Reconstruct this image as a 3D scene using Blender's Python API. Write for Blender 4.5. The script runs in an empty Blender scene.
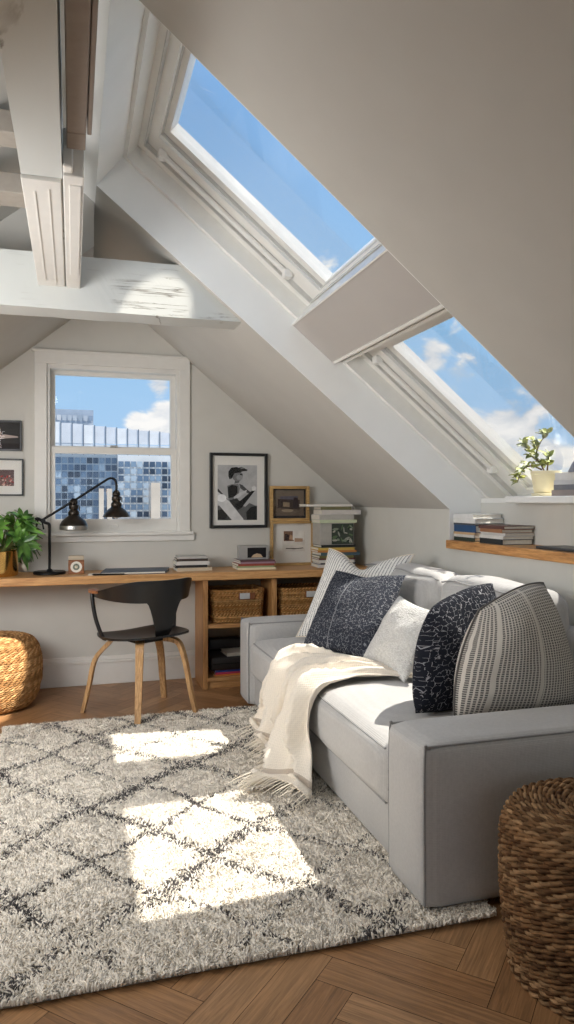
import bpy, bmesh, math, random
import numpy as np
from mathutils import Vector, Matrix, noise as mnoise
random.seed(7); rng = np.random.default_rng(7)
PI = math.pi
scene = bpy.context.scene
COL = scene.collection
def V(*a): return Vector(a if len(a) > 1 else a[0])
def lin(r, g=None, b=None):
    if g is None: r, g, b = r
    f = lambda c: (c/255/12.92) if c/255 <= .04045 else ((c/255+.055)/1.055)**2.4
    return (f(r), f(g), f(b), 1.0)
def clamp(x, a=0., b=1.): return max(a, min(b, x))
def sstep(a, b, x):
    t = clamp((x-a)/(b-a)); return t*t*(3-2*t)
def lerp(a, b, t): return a+(b-a)*t

# ------------------------------------------------------------------ materials
def newmat(name):
    m = bpy.data.materials.new(name); m.use_nodes = True
    nt = m.node_tree; nt.nodes.clear()
    out = nt.nodes.new('ShaderNodeOutputMaterial')
    b = nt.nodes.new('ShaderNodeBsdfPrincipled')
    nt.links.new(b.outputs[0], out.inputs[0])
    return m, nt, b
def N(nt, t, **kw):
    n = nt.nodes.new('ShaderNode'+t)
    for k, v in kw.items():
        if k in n.inputs: n.inputs[k].default_value = v
        else: setattr(n, k, v)
    return n
def L(nt, a, b): nt.links.new(a, b)
def math_(nt, op, a, b=None, c=None):
    n = nt.nodes.new('ShaderNodeMath'); n.operation = op
    for i, x in enumerate((a, b, c)):
        if x is None: continue
        if isinstance(x, (int, float)): n.inputs[i].default_value = x
        else: nt.links.new(x, n.inputs[i])
    return n.outputs[0]
def mixc(nt, fac, c1, c2):
    n = nt.nodes.new('ShaderNodeMix'); n.data_type = 'RGBA'
    if isinstance(fac, (int, float)): n.inputs[0].default_value = fac
    else: nt.links.new(fac, n.inputs[0])
    for i, x in ((6, c1), (7, c2)):
        if isinstance(x, tuple): n.inputs[i].default_value = x
        else: nt.links.new(x, n.inputs[i])
    return n.outputs[2]
def ramp(nt, fac, stops):
    n = nt.nodes.new('ShaderNodeValToRGB'); e = n.color_ramp.elements
    while len(e) < len(stops): e.new(.5)
    for i, (p, c) in enumerate(stops): e[i].position = p; e[i].color = c
    nt.links.new(fac, n.inputs[0]); return n.outputs[0]
def bump(nt, b, h, strength=.3, dist=.01):
    n = nt.nodes.new('ShaderNodeBump'); n.inputs['Strength'].default_value = strength
    n.inputs['Distance'].default_value = dist
    nt.links.new(h, n.inputs['Height']); nt.links.new(n.outputs[0], b.inputs['Normal'])
def plain(name, c, rough=.5, metal=0., var=.06, scale=30., bmp=.0, spec=.5, coat=0.):
    m, nt, b = newmat(name)
    tc = N(nt, 'TexCoord'); nz = N(nt, 'TexNoise', Scale=scale, Detail=4.0)
    L(nt, tc.outputs['Object'], nz.inputs['Vector'])
    dk = tuple(x*(1-var) for x in c[:3])+(1.,); lt = tuple(min(1, x*(1+var)) for x in c[:3])+(1.,)
    L(nt, ramp(nt, nz.outputs[0], [(.3, dk), (.7, lt)]), b.inputs['Base Color'])
    b.inputs['Roughness'].default_value = rough; b.inputs['Metallic'].default_value = metal
    b.inputs['Specular IOR Level'].default_value = spec
    b.inputs['Coat Weight'].default_value = coat
    if bmp: bump(nt, b, nz.outputs[0], bmp, .004)
    return m
def wood(name, c1, c2, axis='X', scale=6., rough=.45, stretch=14.):
    m, nt, b = newmat(name)
    tc = N(nt, 'TexCoord'); mp = N(nt, 'Mapping')
    s = [stretch]*3; s['XYZ'.index(axis)] = 1.0
    mp.inputs['Scale'].default_value = s
    L(nt, tc.outputs['Object'], mp.inputs[0])
    nz = N(nt, 'TexNoise', Scale=scale, Detail=6.0, Roughness=.6, Distortion=.6); L(nt, mp.outputs[0], nz.inputs['Vector'])
    n2 = N(nt, 'TexNoise', Scale=scale*5, Detail=3.0); L(nt, mp.outputs[0], n2.inputs['Vector'])
    f = math_(nt, 'ADD', math_(nt, 'MULTIPLY', nz.outputs[0], .75), math_(nt, 'MULTIPLY', n2.outputs[0], .25))
    L(nt, ramp(nt, f, [(.36, c1), (.62, c2)]), b.inputs['Base Color'])
    b.inputs['Roughness'].default_value = rough
    bump(nt, b, f, .12, .003)
    return m
def fabric(name, c, var=.12, weave=420., rough=.9, bmp=.35, sheen=.25):
    m, nt, b = newmat(name)
    tc = N(nt, 'TexCoord')
    w1 = N(nt, 'TexWave', Scale=weave/6.28, Distortion=1.2); w1.bands_direction = 'X'
    w2 = N(nt, 'TexWave', Scale=weave/6.28, Distortion=1.2); w2.bands_direction = 'Z'
    w3 = N(nt, 'TexWave', Scale=weave/6.28, Distortion=1.2); w3.bands_direction = 'Y'
    for w in (w1, w2, w3):
        w.inputs['Detail Scale'].default_value = 2.; L(nt, tc.outputs['Object'], w.inputs['Vector'])
    nz = N(nt, 'TexNoise', Scale=90., Detail=5.0, Roughness=.7); L(nt, tc.outputs['Object'], nz.inputs['Vector'])
    n2 = N(nt, 'TexNoise', Scale=5., Detail=3.0); L(nt, tc.outputs['Object'], n2.inputs['Vector'])
    h = math_(nt, 'ADD', math_(nt, 'ADD', w1.outputs['Fac'], w2.outputs['Fac']), w3.outputs['Fac'])
    h = math_(nt, 'MULTIPLY', h, .33)
    f = math_(nt, 'ADD', math_(nt, 'ADD', math_(nt, 'MULTIPLY', nz.outputs[0], .5), math_(nt, 'MULTIPLY', n2.outputs[0], .25)), math_(nt, 'MULTIPLY', h, .25))
    dk = tuple(x*(1-var) for x in c[:3])+(1.,); lt = tuple(min(1, x*(1+var)) for x in c[:3])+(1.,)
    L(nt, ramp(nt, f, [(.35, dk), (.65, lt)]), b.inputs['Base Color'])
    b.inputs['Roughness'].default_value = rough; b.inputs['Sheen Weight'].default_value = sheen
    b.inputs['Specular IOR Level'].default_value = .2
    bump(nt, b, h, bmp, .002)
    return m
def attrmat(name, rough=.9, scale=60., var=.25, grain=False, spec=.2, mult=1.):
    """base colour from the mesh's own 'Col' attribute with noise on top"""
    m, nt, b = newmat(name)
    at = N(nt, 'Attribute'); at.attribute_name = 'Col'
    tc = N(nt, 'TexCoord')
    if grain:
        mp = N(nt, 'Mapping'); mp.inputs['Scale'].default_value = (3.0, 60., 1.); L(nt, tc.outputs['UV'], mp.inputs[0])
        nz = N(nt, 'TexNoise', Scale=1.6, Detail=8.0, Roughness=.62, Distortion=1.2); L(nt, mp.outputs[0], nz.inputs['Vector'])
    else:
        nz = N(nt, 'TexNoise', Scale=scale, Detail=4.0); L(nt, tc.outputs['Object'], nz.inputs['Vector'])
    g = ramp(nt, nz.outputs[0], [(.3, ((1-var)*mult,)*3+(1.,)), (.7, ((1+var)*mult,)*3+(1.,))])
    mx = nt.nodes.new('ShaderNodeMix'); mx.data_type = 'RGBA'; mx.blend_type = 'MULTIPLY'; mx.inputs[0].default_value = 1.
    L(nt, at.outputs['Color'], mx.inputs[6]); L(nt, g, mx.inputs[7])
    L(nt, mx.outputs[2], b.inputs['Base Color'])
    b.inputs['Roughness'].default_value = rough; b.inputs['Specular IOR Level'].default_value = spec
    if grain:
        bump(nt, b, nz.outputs[0], .08, .002)
    return m
def glassmat(name, tint=(1, 1, 1, 1), refl=.05):
    m = bpy.data.materials.new(name); m.use_nodes = True; nt = m.node_tree; nt.nodes.clear()
    out = nt.nodes.new('ShaderNodeOutputMaterial')
    t = N(nt, 'BsdfTransparent'); t.inputs[0].default_value = tint
    g = N(nt, 'BsdfGlossy'); g.inputs['Roughness'].default_value = .02
    lw = N(nt, 'LayerWeight'); lw.inputs[0].default_value = .12
    mx = N(nt, 'MixShader')
    L(nt, math_(nt, 'ADD', math_(nt, 'MULTIPLY', lw.outputs['Fresnel'], .2), refl*.3), mx.inputs[0])
    L(nt, t.outputs[0], mx.inputs[1]); L(nt, g.outputs[0], mx.inputs[2]); L(nt, mx.outputs[0], out.inputs[0])
    return m

M = {}
M['wall'] = plain('wall_paint', lin(211, 209, 201), .85, var=.02, scale=8, bmp=.05, spec=.2)
M['wallback'] = plain('gable_paint', lin(206, 203, 195), .85, var=.02, scale=8, bmp=.05, spec=.2)
M['ceil'] = plain('ceiling_paint', lin(196, 193, 186), .85, var=.02, scale=6, bmp=.05, spec=.2)
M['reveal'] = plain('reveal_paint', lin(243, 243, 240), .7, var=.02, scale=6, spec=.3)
M['trim'] = plain('trim_paint', lin(226, 223, 216), .45, var=.02, scale=20, bmp=.03)
M['white'] = plain('window_frame_white', lin(236, 235, 230), .35, var=.02, scale=20)
M['groove'] = plain('rubber_gasket_grey', lin(205, 205, 201), .6)
M['panel'] = plain('cover_panel_paint', lin(186, 181, 176), .6, var=.015, scale=6)
M['steel'] = plain('brushed_steel', lin(170, 168, 162), .35, .9)
M['beam'] = None
M['glass'] = glassmat('window_glass')
M['picglass'] = glassmat('picture_glass', refl=.02)
M['wood'] = wood('oiled_oak', lin(172, 122, 72), lin(216, 168, 112), 'X')
M['woodz'] = wood('oiled_oak_upright', lin(162, 114, 66), lin(208, 158, 102), 'Z')
M['woody'] = wood('oak_shelf', lin(160, 106, 58), lin(216, 160, 98), 'Y')
M['legwood'] = wood('chair_leg_ash', lin(150, 110, 70), lin(206, 166, 116), 'Z', 8.)
M['armwood'] = wood('walnut_arm', lin(110, 66, 38), lin(168, 110, 68), 'X', 10.)
M['framewood'] = wood('pale_frame_wood', lin(158, 120, 70), lin(206, 170, 112), 'X', 10.)
M['black'] = plain('black_lacquer', lin(24, 24, 25), .32, var=.1)
M['blackm'] = plain('black_metal', lin(28, 27, 27), .4, .6)
M['darkmetal'] = plain('aged_dark_metal', lin(66, 60, 54), .38, .85, var=.3, scale=25)
M['brass'] = plain('polished_brass', lin(214, 178, 112), .16, 1., var=.04)
M['sofa'] = fabric('light_grey_linen', lin(190, 188, 185), .10, 420)
M['piping'] = fabric('grey_piping', lin(150, 149, 147), .1, 300)
M['throw'] = fabric('cream_wool_throw', lin(238, 228, 212), .06, 260, bmp=.5)
M['fringe'] = plain('cream_fringe', lin(238, 228, 211), .9, var=.05)
M['band'] = fabric('taupe_throw_band', lin(196, 182, 166), .06, 260)
M['paper'] = plain('book_pages', lin(226, 220, 206), .8, var=.05, scale=80)
M['mat'] = plain('picture_mat_board', lin(222, 219, 212), .8, var=.01)
M['soil'] = plain('potting_soil', lin(50, 38, 28), .95, var=.3)
M['stem'] = plain('plant_stem', lin(92, 100, 50), .7, var=.15)
M['twig'] = plain('woody_twig', lin(110, 90, 58), .8, var=.15)
M['cream'] = plain('cream_glaze', lin(232, 220, 180), .45, var=.03)
M['greycloth'] = fabric('grey_wool', lin(140, 140, 144), .2, 240)
M['brick'] = None
def beam_mat():
    m, nt, b = newmat('painted_old_timber')
    tc = N(nt, 'TexCoord'); mp = N(nt, 'Mapping'); mp.inputs['Scale'].default_value = (.55, .55, 13.); L(nt, tc.outputs['Object'], mp.inputs[0])
    nz = N(nt, 'TexNoise', Scale=1.6, Detail=8., Roughness=.55, Distortion=.8); L(nt, mp.outputs[0], nz.inputs['Vector'])
    cr = ramp(nt, nz.outputs[0], [(.0, (1, 1, 1, 1)), (.492, (1, 1, 1, 1)), (.498, (0, 0, 0, 1)), (.502, (0, 0, 0, 1)), (.508, (1, 1, 1, 1))])
    n2 = N(nt, 'TexNoise', Scale=3.); L(nt, tc.outputs['Object'], n2.inputs['Vector'])
    msk = ramp(nt, n2.outputs[0], [(.54, (0, 0, 0, 1)), (.64, (1, 1, 1, 1))])
    f = math_(nt, 'MULTIPLY', math_(nt, 'SUBTRACT', 1., cr), msk)
    L(nt, mixc(nt, f, lin(206, 208, 204), lin(132, 126, 116)), b.inputs['Base Color'])
    b.inputs['Roughness'].default_value = .6
    bump(nt, b, math_(nt, 'SUBTRACT', 1., f), .5, .006)
    return m
M['beam'] = beam_mat()
def leafmat(name, c1, c2, rough=.35):
    m, nt, b = newmat(name)
    tc = N(nt, 'TexCoord'); nz = N(nt, 'TexNoise', Scale=14., Detail=3.); L(nt, tc.outputs['Object'], nz.inputs['Vector'])
    L(nt, ramp(nt, nz.outputs[0], [(.35, c1), (.65, c2)]), b.inputs['Base Color'])
    b.inputs['Roughness'].default_value = rough
    b.inputs['Transmission Weight'].default_value = .0
    b.inputs['Subsurface Weight'].default_value = .0
    return m
M['leaf'] = leafmat('deep_green_leaf', lin(38, 74, 30), lin(96, 138, 56))
M['leaf2'] = leafmat('pale_green_leaf', lin(96, 112, 48), lin(188, 190, 104), .5)
M['rope'] = attrmat('seagrass_rope', .85, 40, .3)
M['pile'] = attrmat('wool_pile', .95, 50, .08)
M['floor'] = attrmat('herringbone_oak', .36, grain=True, var=.35, spec=.45)
M['print'] = attrmat('printed_paper', .6, 20, .12)
M['facade'] = attrmat('facade_panels', .25, .4, .08, spec=.6)

# -------- pillow cloths (patterns live in each mesh's own UV map)
def uvnode(nt, sx=1., sy=1.):
    tc = N(nt, 'TexCoord'); mp = N(nt, 'Mapping'); mp.inputs['Scale'].default_value = (sx, sy, 1.)
    L(nt, tc.outputs['UV'], mp.inputs[0]); return mp.outputs[0]
def sep(nt, v):
    s = N(nt, 'SeparateXYZ'); L(nt, v, s.inputs[0]); return s.outputs
def fin(nt, b, col, h, st=.5):
    L(nt, col, b.inputs['Base Color']); b.inputs['Roughness'].default_value = .95
    b.inputs['Specular IOR Level'].default_value = .15; bump(nt, b, h, st, .004)
def pillow_stripe():
    m, nt, b = newmat('pin_striped_cotton'); u = uvnode(nt); x, y, z = sep(nt, u)
    fx = math_(nt, 'FRACT', math_(nt, 'MULTIPLY', x, 30.)); fy = math_(nt, 'FRACT', math_(nt, 'MULTIPLY', y, 60.))
    nz = N(nt, 'TexNoise', Scale=24., Detail=3.); L(nt, u, nz.inputs['Vector'])
    a = math_(nt, 'MULTIPLY', math_(nt, 'LESS_THAN', fx, .30), math_(nt, 'LESS_THAN', fy, .74))
    a = math_(nt, 'MULTIPLY', a, math_(nt, 'GREATER_THAN', nz.outputs[0], .38))
    fin(nt, b, mixc(nt, math_(nt, 'MULTIPLY', a, .85), lin(240, 238, 232), lin(70, 72, 78)), a); return m
def pillow_cells(name, scale, wid, rnd, base, line, seam=False, sq=1.):
    m, nt, b = newmat(name); u = uvnode(nt, 1., sq)
    nd = N(nt, 'TexNoise', Scale=18., Detail=2.); L(nt, u, nd.inputs['Vector'])
    vv = nt.nodes.new('ShaderNodeVectorMath'); vv.operation = 'MULTIPLY_ADD'
    L(nt, nd.outputs['Color'], vv.inputs[0]); vv.inputs[1].default_value = (.02, .02, 0); L(nt, u, vv.inputs[2])
    vo = N(nt, 'TexVoronoi', feature='DISTANCE_TO_EDGE', Scale=scale, Randomness=rnd); L(nt, vv.outputs[0], vo.inputs['Vector'])
    nz = N(nt, 'TexNoise', Scale=30., Detail=3.); L(nt, u, nz.inputs['Vector'])
    a = math_(nt, 'MULTIPLY', math_(nt, 'LESS_THAN', vo.outputs['Distance'], wid), math_(nt, 'GREATER_THAN', nz.outputs[0], .47))
    if seam:
        x, y, z = sep(nt, u)
        s = math_(nt, 'LESS_THAN', math_(nt, 'ABSOLUTE', math_(nt, 'SUBTRACT', x, .42)), .006)
        a = math_(nt, 'MAXIMUM', a, math_(nt, 'MULTIPLY', s, .8))
    fin(nt, b, mixc(nt, math_(nt, 'MULTIPLY', a, .8), base, line), a, .4); return m
def pillow_nubby():
    m, nt, b = newmat('nubby_white_weave'); u = uvnode(nt, 1., 1.2)
    vo = N(nt, 'TexVoronoi', Scale=38., Randomness=.7); L(nt, u, vo.inputs['Vector'])
    fin(nt, b, mixc(nt, math_(nt, 'MULTIPLY', vo.outputs['Distance'], .8), lin(238, 237, 233), lin(184, 181, 175)), math_(nt, 'SUBTRACT', 1., vo.outputs['Distance']), 1.); return m
def pillow_grid():
    m, nt, b = newmat('grey_basket_weave'); u = uvnode(nt); x, y, z = sep(nt, u)
    nz = N(nt, 'TexNoise', Scale=7., Detail=2.); L(nt, u, nz.inputs['Vector'])
    xx = math_(nt, 'ADD', x, math_(nt, 'MULTIPLY', nz.outputs[0], .012))
    fx = math_(nt, 'FRACT', math_(nt, 'MULTIPLY', xx, 34.)); fy = math_(nt, 'FRACT', math_(nt, 'MULTIPLY', y, 52.))
    a = math_(nt, 'MULTIPLY', math_(nt, 'LESS_THAN', fx, .62), math_(nt, 'LESS_THAN', fy, .7))
    st = math_(nt, 'GREATER_THAN', math_(nt, 'ABSOLUTE', math_(nt, 'SUBTRACT', x, .55)), .016)
    s2 = math_(nt, 'GREATER_THAN', math_(nt, 'ABSOLUTE', math_(nt, 'SUBTRACT', x, .18)), .012)
    a = math_(nt, 'MULTIPLY', math_(nt, 'MULTIPLY', a, st), s2)
    fin(nt, b, mixc(nt, math_(nt, 'MULTIPLY', a, .85), lin(206, 200, 190), lin(66, 64, 64)), a, .5); return m
M['p_stripe'] = pillow_stripe()
M['p_dark1'] = pillow_cells('charcoal_net_cloth', 31., .036, .85, lin(54, 57, 66), lin(150, 151, 154), True)
M['p_dark2'] = pillow_cells('black_maze_cloth', 21., .026, .7, lin(30, 32, 40), lin(158, 158, 162))
M['p_white'] = pillow_nubby()
M['p_grid'] = pillow_grid()
def solid(name, rgb, rough=.6, **k):
    key = 'c_'+name
    if key not in M: M[key] = plain(name.replace(' ', '_'), lin(rgb), rough, **k)
    return M[key]

# ------------------------------------------------------------------ mesh building
class MB:
    def __init__(s): s.v = []; s.f = []; s.mi = []; s.uv = {}; s.col = []; s.mats = []; s.m = 0; s.c = None
    def mat(s, m):
        if m not in s.mats: s.mats.append(m)
        s.m = s.mats.index(m); return s
    def face(s, idx, uv=None):
        if uv is not None: s.uv[len(s.f)] = uv
        s.f.append(tuple(idx)); s.mi.append(s.m); s.col.append(s.c)
    def poly(s, pts, uv=None):
        b = len(s.v); s.v += [tuple(p) for p in pts]; s.face(range(b, b+len(pts)), uv); return s
    def hexa(s, p):   # 8 corners: 4 bottom (ccw), 4 top
        b = len(s.v); s.v += [tuple(q) for q in p]
        for f in ((3, 2, 1, 0), (4, 5, 6, 7), (0, 1, 5, 4), (1, 2, 6, 5), (2, 3, 7, 6), (3, 0, 4, 7)): s.face([b+i for i in f])
        return s
    def box(s, x0, x1, y0, y1, z0, z1):
        return s.hexa([(x0, y0, z0), (x1, y0, z0), (x1, y1, z0), (x0, y1, z0), (x0, y0, z1), (x1, y0, z1), (x1, y1, z1), (x0, y1, z1)])
    def bbox(s, x0, x1, y0, y1, z0, z1, r=.004, seg=2):
        bm = bmesh.new(); bmesh.ops.create_cube(bm, size=1)
        for v in bm.verts: v.co = ((x0+x1)/2+v.co.x*(x1-x0), (y0+y1)/2+v.co.y*(y1-y0), (z0+z1)/2+v.co.z*(z1-z0))
        r = min(r, .45*min(x1-x0, y1-y0, z1-z0))
        bmesh.ops.bevel(bm, geom=bm.edges[:], offset=r, segments=seg, profile=.5, affect='EDGES')
        return s.bm(bm)
    def bm(s, bm, mtx=None):
        b = len(s.v); bm.verts.index_update()
        for v in bm.verts: s.v.append(tuple(mtx @ v.co) if mtx else tuple(v.co))
        for f in bm.faces: s.face([b+v.index for v in f.verts])
        bm.free(); return s
    def rbox(s, c, size, r, n=10, puff=(0, 0, 0), wob=0., seed=0):
        """rounded, puffed cushion"""
        bm = bmesh.new(); bmesh.ops.create_cube(bm, size=2)
        bmesh.ops.subdivide_edges(bm, edges=bm.edges[:], cuts=n, use_grid_fill=True)
        h = [x/2 for x in size]
        # push grid lines outwards so that the rounding gets vertices
        for v in bm.verts:
            q = [math.copysign(abs(a)**.62, a) if a else 0 for a in v.co]
            p = Vector([q[i]*h[i] for i in range(3)])
            inner = Vector([clamp(p[i], -(h[i]-r), h[i]-r) for i in range(3)])
            d = p-inner
            if d.length > 1e-6: p = inner+d.normalized()*r
            e = [q[0], q[1], q[2]]
            k = [(1-e[1]**2)*(1-e[2]**2), (1-e[0]**2)*(1-e[2]**2), (1-e[0]**2)*(1-e[1]**2)]
            for i in range(3): p[i] += puff[i]*k[i]**.6*(q[i])
            if wob:
                p += mnoise.noise_vector(p*4.+Vector((seed, seed*2, 0)))*wob
            v.co = p+Vector(c)
        return s.bm(bm)
    def tube(s, pts, r, n=8, closed=False, cap=True):
        P = [Vector(p) for p in pts]; k = len(P)
        R = r if isinstance(r, (list, tuple)) else [r]*k
        base = len(s.v); up = None
        for i, p in enumerate(P):
            a = P[(i-1) % k] if (closed or i > 0) else p; c = P[(i+1) % k] if (closed or i < k-1) else p
            t = (c-a)
            t = t.normalized() if t.length > 1e-9 else Vector((0, 0, 1))
            if up is None: up = Vector((0, 0, 1)) if abs(t.z) < .9 else Vector((1, 0, 0))
            x = up-t*up.dot(t)
            if x.length < 1e-5: x = t.orthogonal()
            x.normalize(); up = x; y = t.cross(x)
            for j in range(n):
                an = 2*PI*j/n; s.v.append(tuple(p+x*(R[i]*math.cos(an))+y*(R[i]*math.sin(an))))
        for i in range(k if closed else k-1):
            a = base+i*n; b2 = base+((i+1) % k)*n
            for j in range(n): s.face((a+j, a+(j+1) % n, b2+(j+1) % n, b2+j))
        if cap and not closed:
            s.face([base+j for j in range(n)][::-1]); s.face([base+(k-1)*n+j for j in range(n)])
        return s
    def lathe(s, c, prof, n=32, cap=True):
        base = len(s.v); c = Vector(c)
        for (r, z) in prof:
            for j in range(n): a = 2*PI*j/n; s.v.append((c.x+r*math.cos(a), c.y+r*math.sin(a), c.z+z))
        for i in range(len(prof)-1):
            for j in range(n):
                a = base+i*n; b = a+n; s.face((a+j, a+(j+1) % n, b+(j+1) % n, b+j))
        if cap:
            s.face([base+j for j in range(n)][::-1]); s.face([base+(len(prof)-1)*n+j for j in range(n)])
        return s
    def grid(s, fn, nu, nv, uv=True, flip=False):
        base = len(s.v)
        for j in range(nv+1):
            for i in range(nu+1): s.v.append(tuple(fn(i/nu, j/nv)))
        for j in range(nv):
            for i in range(nu):
                a = base+j*(nu+1)+i; q = (a, a+1, a+nu+2, a+nu+1)
                u = [(i/nu, j/nv), ((i+1)/nu, j/nv), ((i+1)/nu, (j+1)/nv), (i/nu, (j+1)/nv)]
                if flip: q = q[::-1]; u = u[::-1]
                s.face(q, u if uv else None)
        return s
    def build(s, name, m=None, parent=None, loc=None, smooth=False, weld=False):
        off = Vector((0, 0, 0))
        if parent is not None:
            r = parent
            while r is not None: off = off+r.location if r.rotation_euler.z == 0 else off; r = r.parent
            if 'rot' in parent: off = Vector((0, 0, 0))
        elif loc is not None: off = Vector(loc)
        me = bpy.data.meshes.new(name)
        vv = np.array(s.v, dtype=np.float64)-np.array(off) if len(s.v) else np.zeros((0, 3))
        me.from_pydata(vv.tolist(), [], s.f)
        if m is not None: me.materials.append(m)
        for q in s.mats: me.materials.append(q)
        if s.mats: me.polygons.foreach_set('material_index', s.mi)
        if s.uv:
            ul = me.uv_layers.new(name='UVMap')
            for p in me.polygons:
                u = s.uv.get(p.index)
                if u:
                    for k, li in enumerate(p.loop_indices): ul.data[li].uv = u[k]
        if any(c is not None for c in s.col):
            at = me.attributes.new('Col', 'FLOAT_COLOR', 'CORNER'); arr = []
            for p, c in zip(me.polygons, s.col): arr += list(c or (.5, .5, .5, 1))*p.loop_total
            at.data.foreach_set('color', arr)
        me.update()
        if weld:
            b = bmesh.new(); b.from_mesh(me); bmesh.ops.remove_doubles(b, verts=b.verts[:], dist=1e-5); bmesh.ops.recalc_face_normals(b, faces=b.faces[:]); b.to_mesh(me); b.free()
        if smooth:
            me.polygons.foreach_set('use_smooth', [True]*len(me.polygons))
            if smooth != 'all': me.set_sharp_from_angle(angle=math.radians(40))
        o = bpy.data.objects.new(name, me); COL.objects.link(o)
        if parent is not None: o.parent = parent
        elif loc is not None: o.location = loc
        return o
def tag(o, label, cat, group=None):
    o['label'] = label; o['category'] = cat
    if group: o['group'] = group
    return o
def thing(name, label, cat, loc=(0, 0, 0), group=None, rotz=0.):
    o = bpy.data.objects.new(name, None); COL.objects.link(o); o.location = loc; o.empty_display_size = .05
    if rotz: o.rotation_euler = (0, 0, rotz); o['rot'] = 1
    return tag(o, label, cat, group)
def structure(o): o['kind'] = 'structure'; return o
def cubic(pts, n=8):
    """catmull-rom through points"""
    P = [Vector(p) for p in pts]; P = [P[0]*2-P[1]]+P+[P[-1]*2-P[-2]]; out = []
    for i in range(1, len(P)-2):
        for k in range(n):
            t = k/n; a, b, c, d = P[i-1], P[i], P[i+1], P[i+2]
            out.append(.5*((2*b)+(c-a)*t+(2*a-5*b+4*c-d)*t*t+(3*b-a-3*c+d)*t**3))
    out.append(P[-2]); return out

# ------------------------------------------------------------------ the room shell
KX, KZ = 1.95, 1.15            # right knee wall
SL = .824; ZR = 2.757          # right slope: z = ZR - SL*x
an = math.atan(SL); NX, NZ = math.sin(an), math.cos(an)
def S(xb, y, o): return (xb+o*NX, y, ZR-SL*xb+o*NZ)
RX = .105                      # ridge
YB = 4.85; YR = -2.6; XL = -1.6
YN, YF = 2.065, 3.48           # skylight opening
def lz(x): return 2.375+.82*x  # left slope
def sbox(mb, xa, xb_, y0, y1, o0, o1):
    return mb.hexa([S(xa, y0, o0), S(xb_, y0, o0), S(xb_, y1, o0), S(xa, y1, o0), S(xa, y0, o1), S(xb_, y0, o1), S(xb_, y1, o1), S(xa, y1, o1)])

# floor: herringbone boards, one mesh
def make_floor():
    mb = MB(); Lp, W = .50, .10; ca = math.cos(PI/4); gap = .0008
    base = [lin(158, 118, 80), lin(166, 126, 87), lin(152, 112, 75), lin(162, 121, 82), lin(170, 130, 91), lin(149, 110, 74)]
    def rot(p): return ((p[0]*ca-p[1]*ca)+.3, (p[0]*ca+p[1]*ca)+1.0, 0.)
    def plank(x, y, w, h):
        q = [rot((x+gap, y+gap)), rot((x+w-gap, y+gap)), rot((x+w-gap, y+h-gap)), rot((x+gap, y+h-gap))]
        cx = sum(p[0] for p in q)/4; cy = sum(p[1] for p in q)/4
        if not (-2.1 < cx < 2.5 and -3.1 < cy < 5.4): return
        c = random.choice(base); k = random.uniform(.90, 1.08)
        mb.c = tuple(v*k for v in c[:3])+(1.,)
        a = random.uniform(0, 60); b = random.uniform(0, 60)
        if w > h: uv = [(a, b), (a+w, b), (a+w, b+h), (a, b+h)]
        else: uv = [(a, b), (a, b+w), (a+h, b+w), (a+h, b)]
        if w < h: uv = [(a, b), (a, b+w), (a+h, b+w), (a+h, b)]
        mb.poly(q, uv)
    for i in range(-90, 91):
        for j in range(-14, 15):
            x = i*W+j*Lp; y = i*W-j*Lp
            plank(x, y, Lp, W); plank(x+Lp, y+W-Lp, W, Lp)
    o = mb.build('floor', M['floor'])
    b = bmesh.new(); b.from_mesh(o.data)
    for co, no in (((XL, 0, 0), (-1, 0, 0)), ((KX, 0, 0), (1, 0, 0)), ((0, YB, 0), (0, 1, 0)), ((0, YR, 0), (0, -1, 0))):
        bmesh.ops.bisect_plane(b, geom=b.verts[:]+b.edges[:]+b.faces[:], plane_co=co, plane_no=no, clear_outer=True)
    b.to_mesh(o.data); b.free()
    structure(o)
    mb = MB(); mb.box(XL-.2, KX+.2, YR-.2, YB+.2, -.12, -.004)
    structure(mb.build('trim_1', solid('dark sub floor', (60, 42, 28))))
make_floor()

# back gable with window hole
WX0, WX1, WZ0, WZ1 = -.165, .69, .985, 2.075
def gtop(x): return 2.85 if x < RX else ZR-SL*x+.02
def gable(name, y0, y1, hole, mat):
    mb = MB(); xs = sorted({XL, RX, KX+.25, hole[0], hole[1]})
    for a, b in zip(xs[:-1], xs[1:]):
        e = 1e-4
        za, zb = gtop(a+e), gtop(b-e)
        segs = [(0., None)]
        if a >= hole[0]-e and b <= hole[1]+e: segs = [(0., hole[2]), (hole[3], None)]
        for z0, z1 in segs:
            ta = za if z1 is None else z1; tb = zb if z1 is None else z1
            mb.hexa([(a, y0, z0), (b, y0, z0), (b, y1, z0), (a, y1, z0), (a, y0, ta), (b, y0, tb), (b, y1, tb), (a, y1, ta)])
    return structure(mb.build(name, mat, weld=False))
gable('wall_back', YB, YB+.22, (WX0, WX1, WZ0, WZ1), M['wallback'])
gable('wall_rear', YR-.2, YR, (-1.0, .9, .05, 1.9), M['wall'])
LUP = .43
mb = MB(); mb.box(XL-.15, XL, YR, YB, 0, lz(XL)+LUP+.05); structure(mb.build('wall_left', M['wall']))
# right knee wall with the niche
mb = MB()
mb.box(KX, KX+.25, YR, YN, 0, KZ+.02); mb.box(KX, KX+.25, YF, YB, 0, KZ+.02)
mb.box(KX, KX+.25, YN, YF, 0, .94)
mb.box(2.14, 2.45, YN, YF, .94, 1.185)
structure(mb.build('wall_right', M['wall']))
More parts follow.
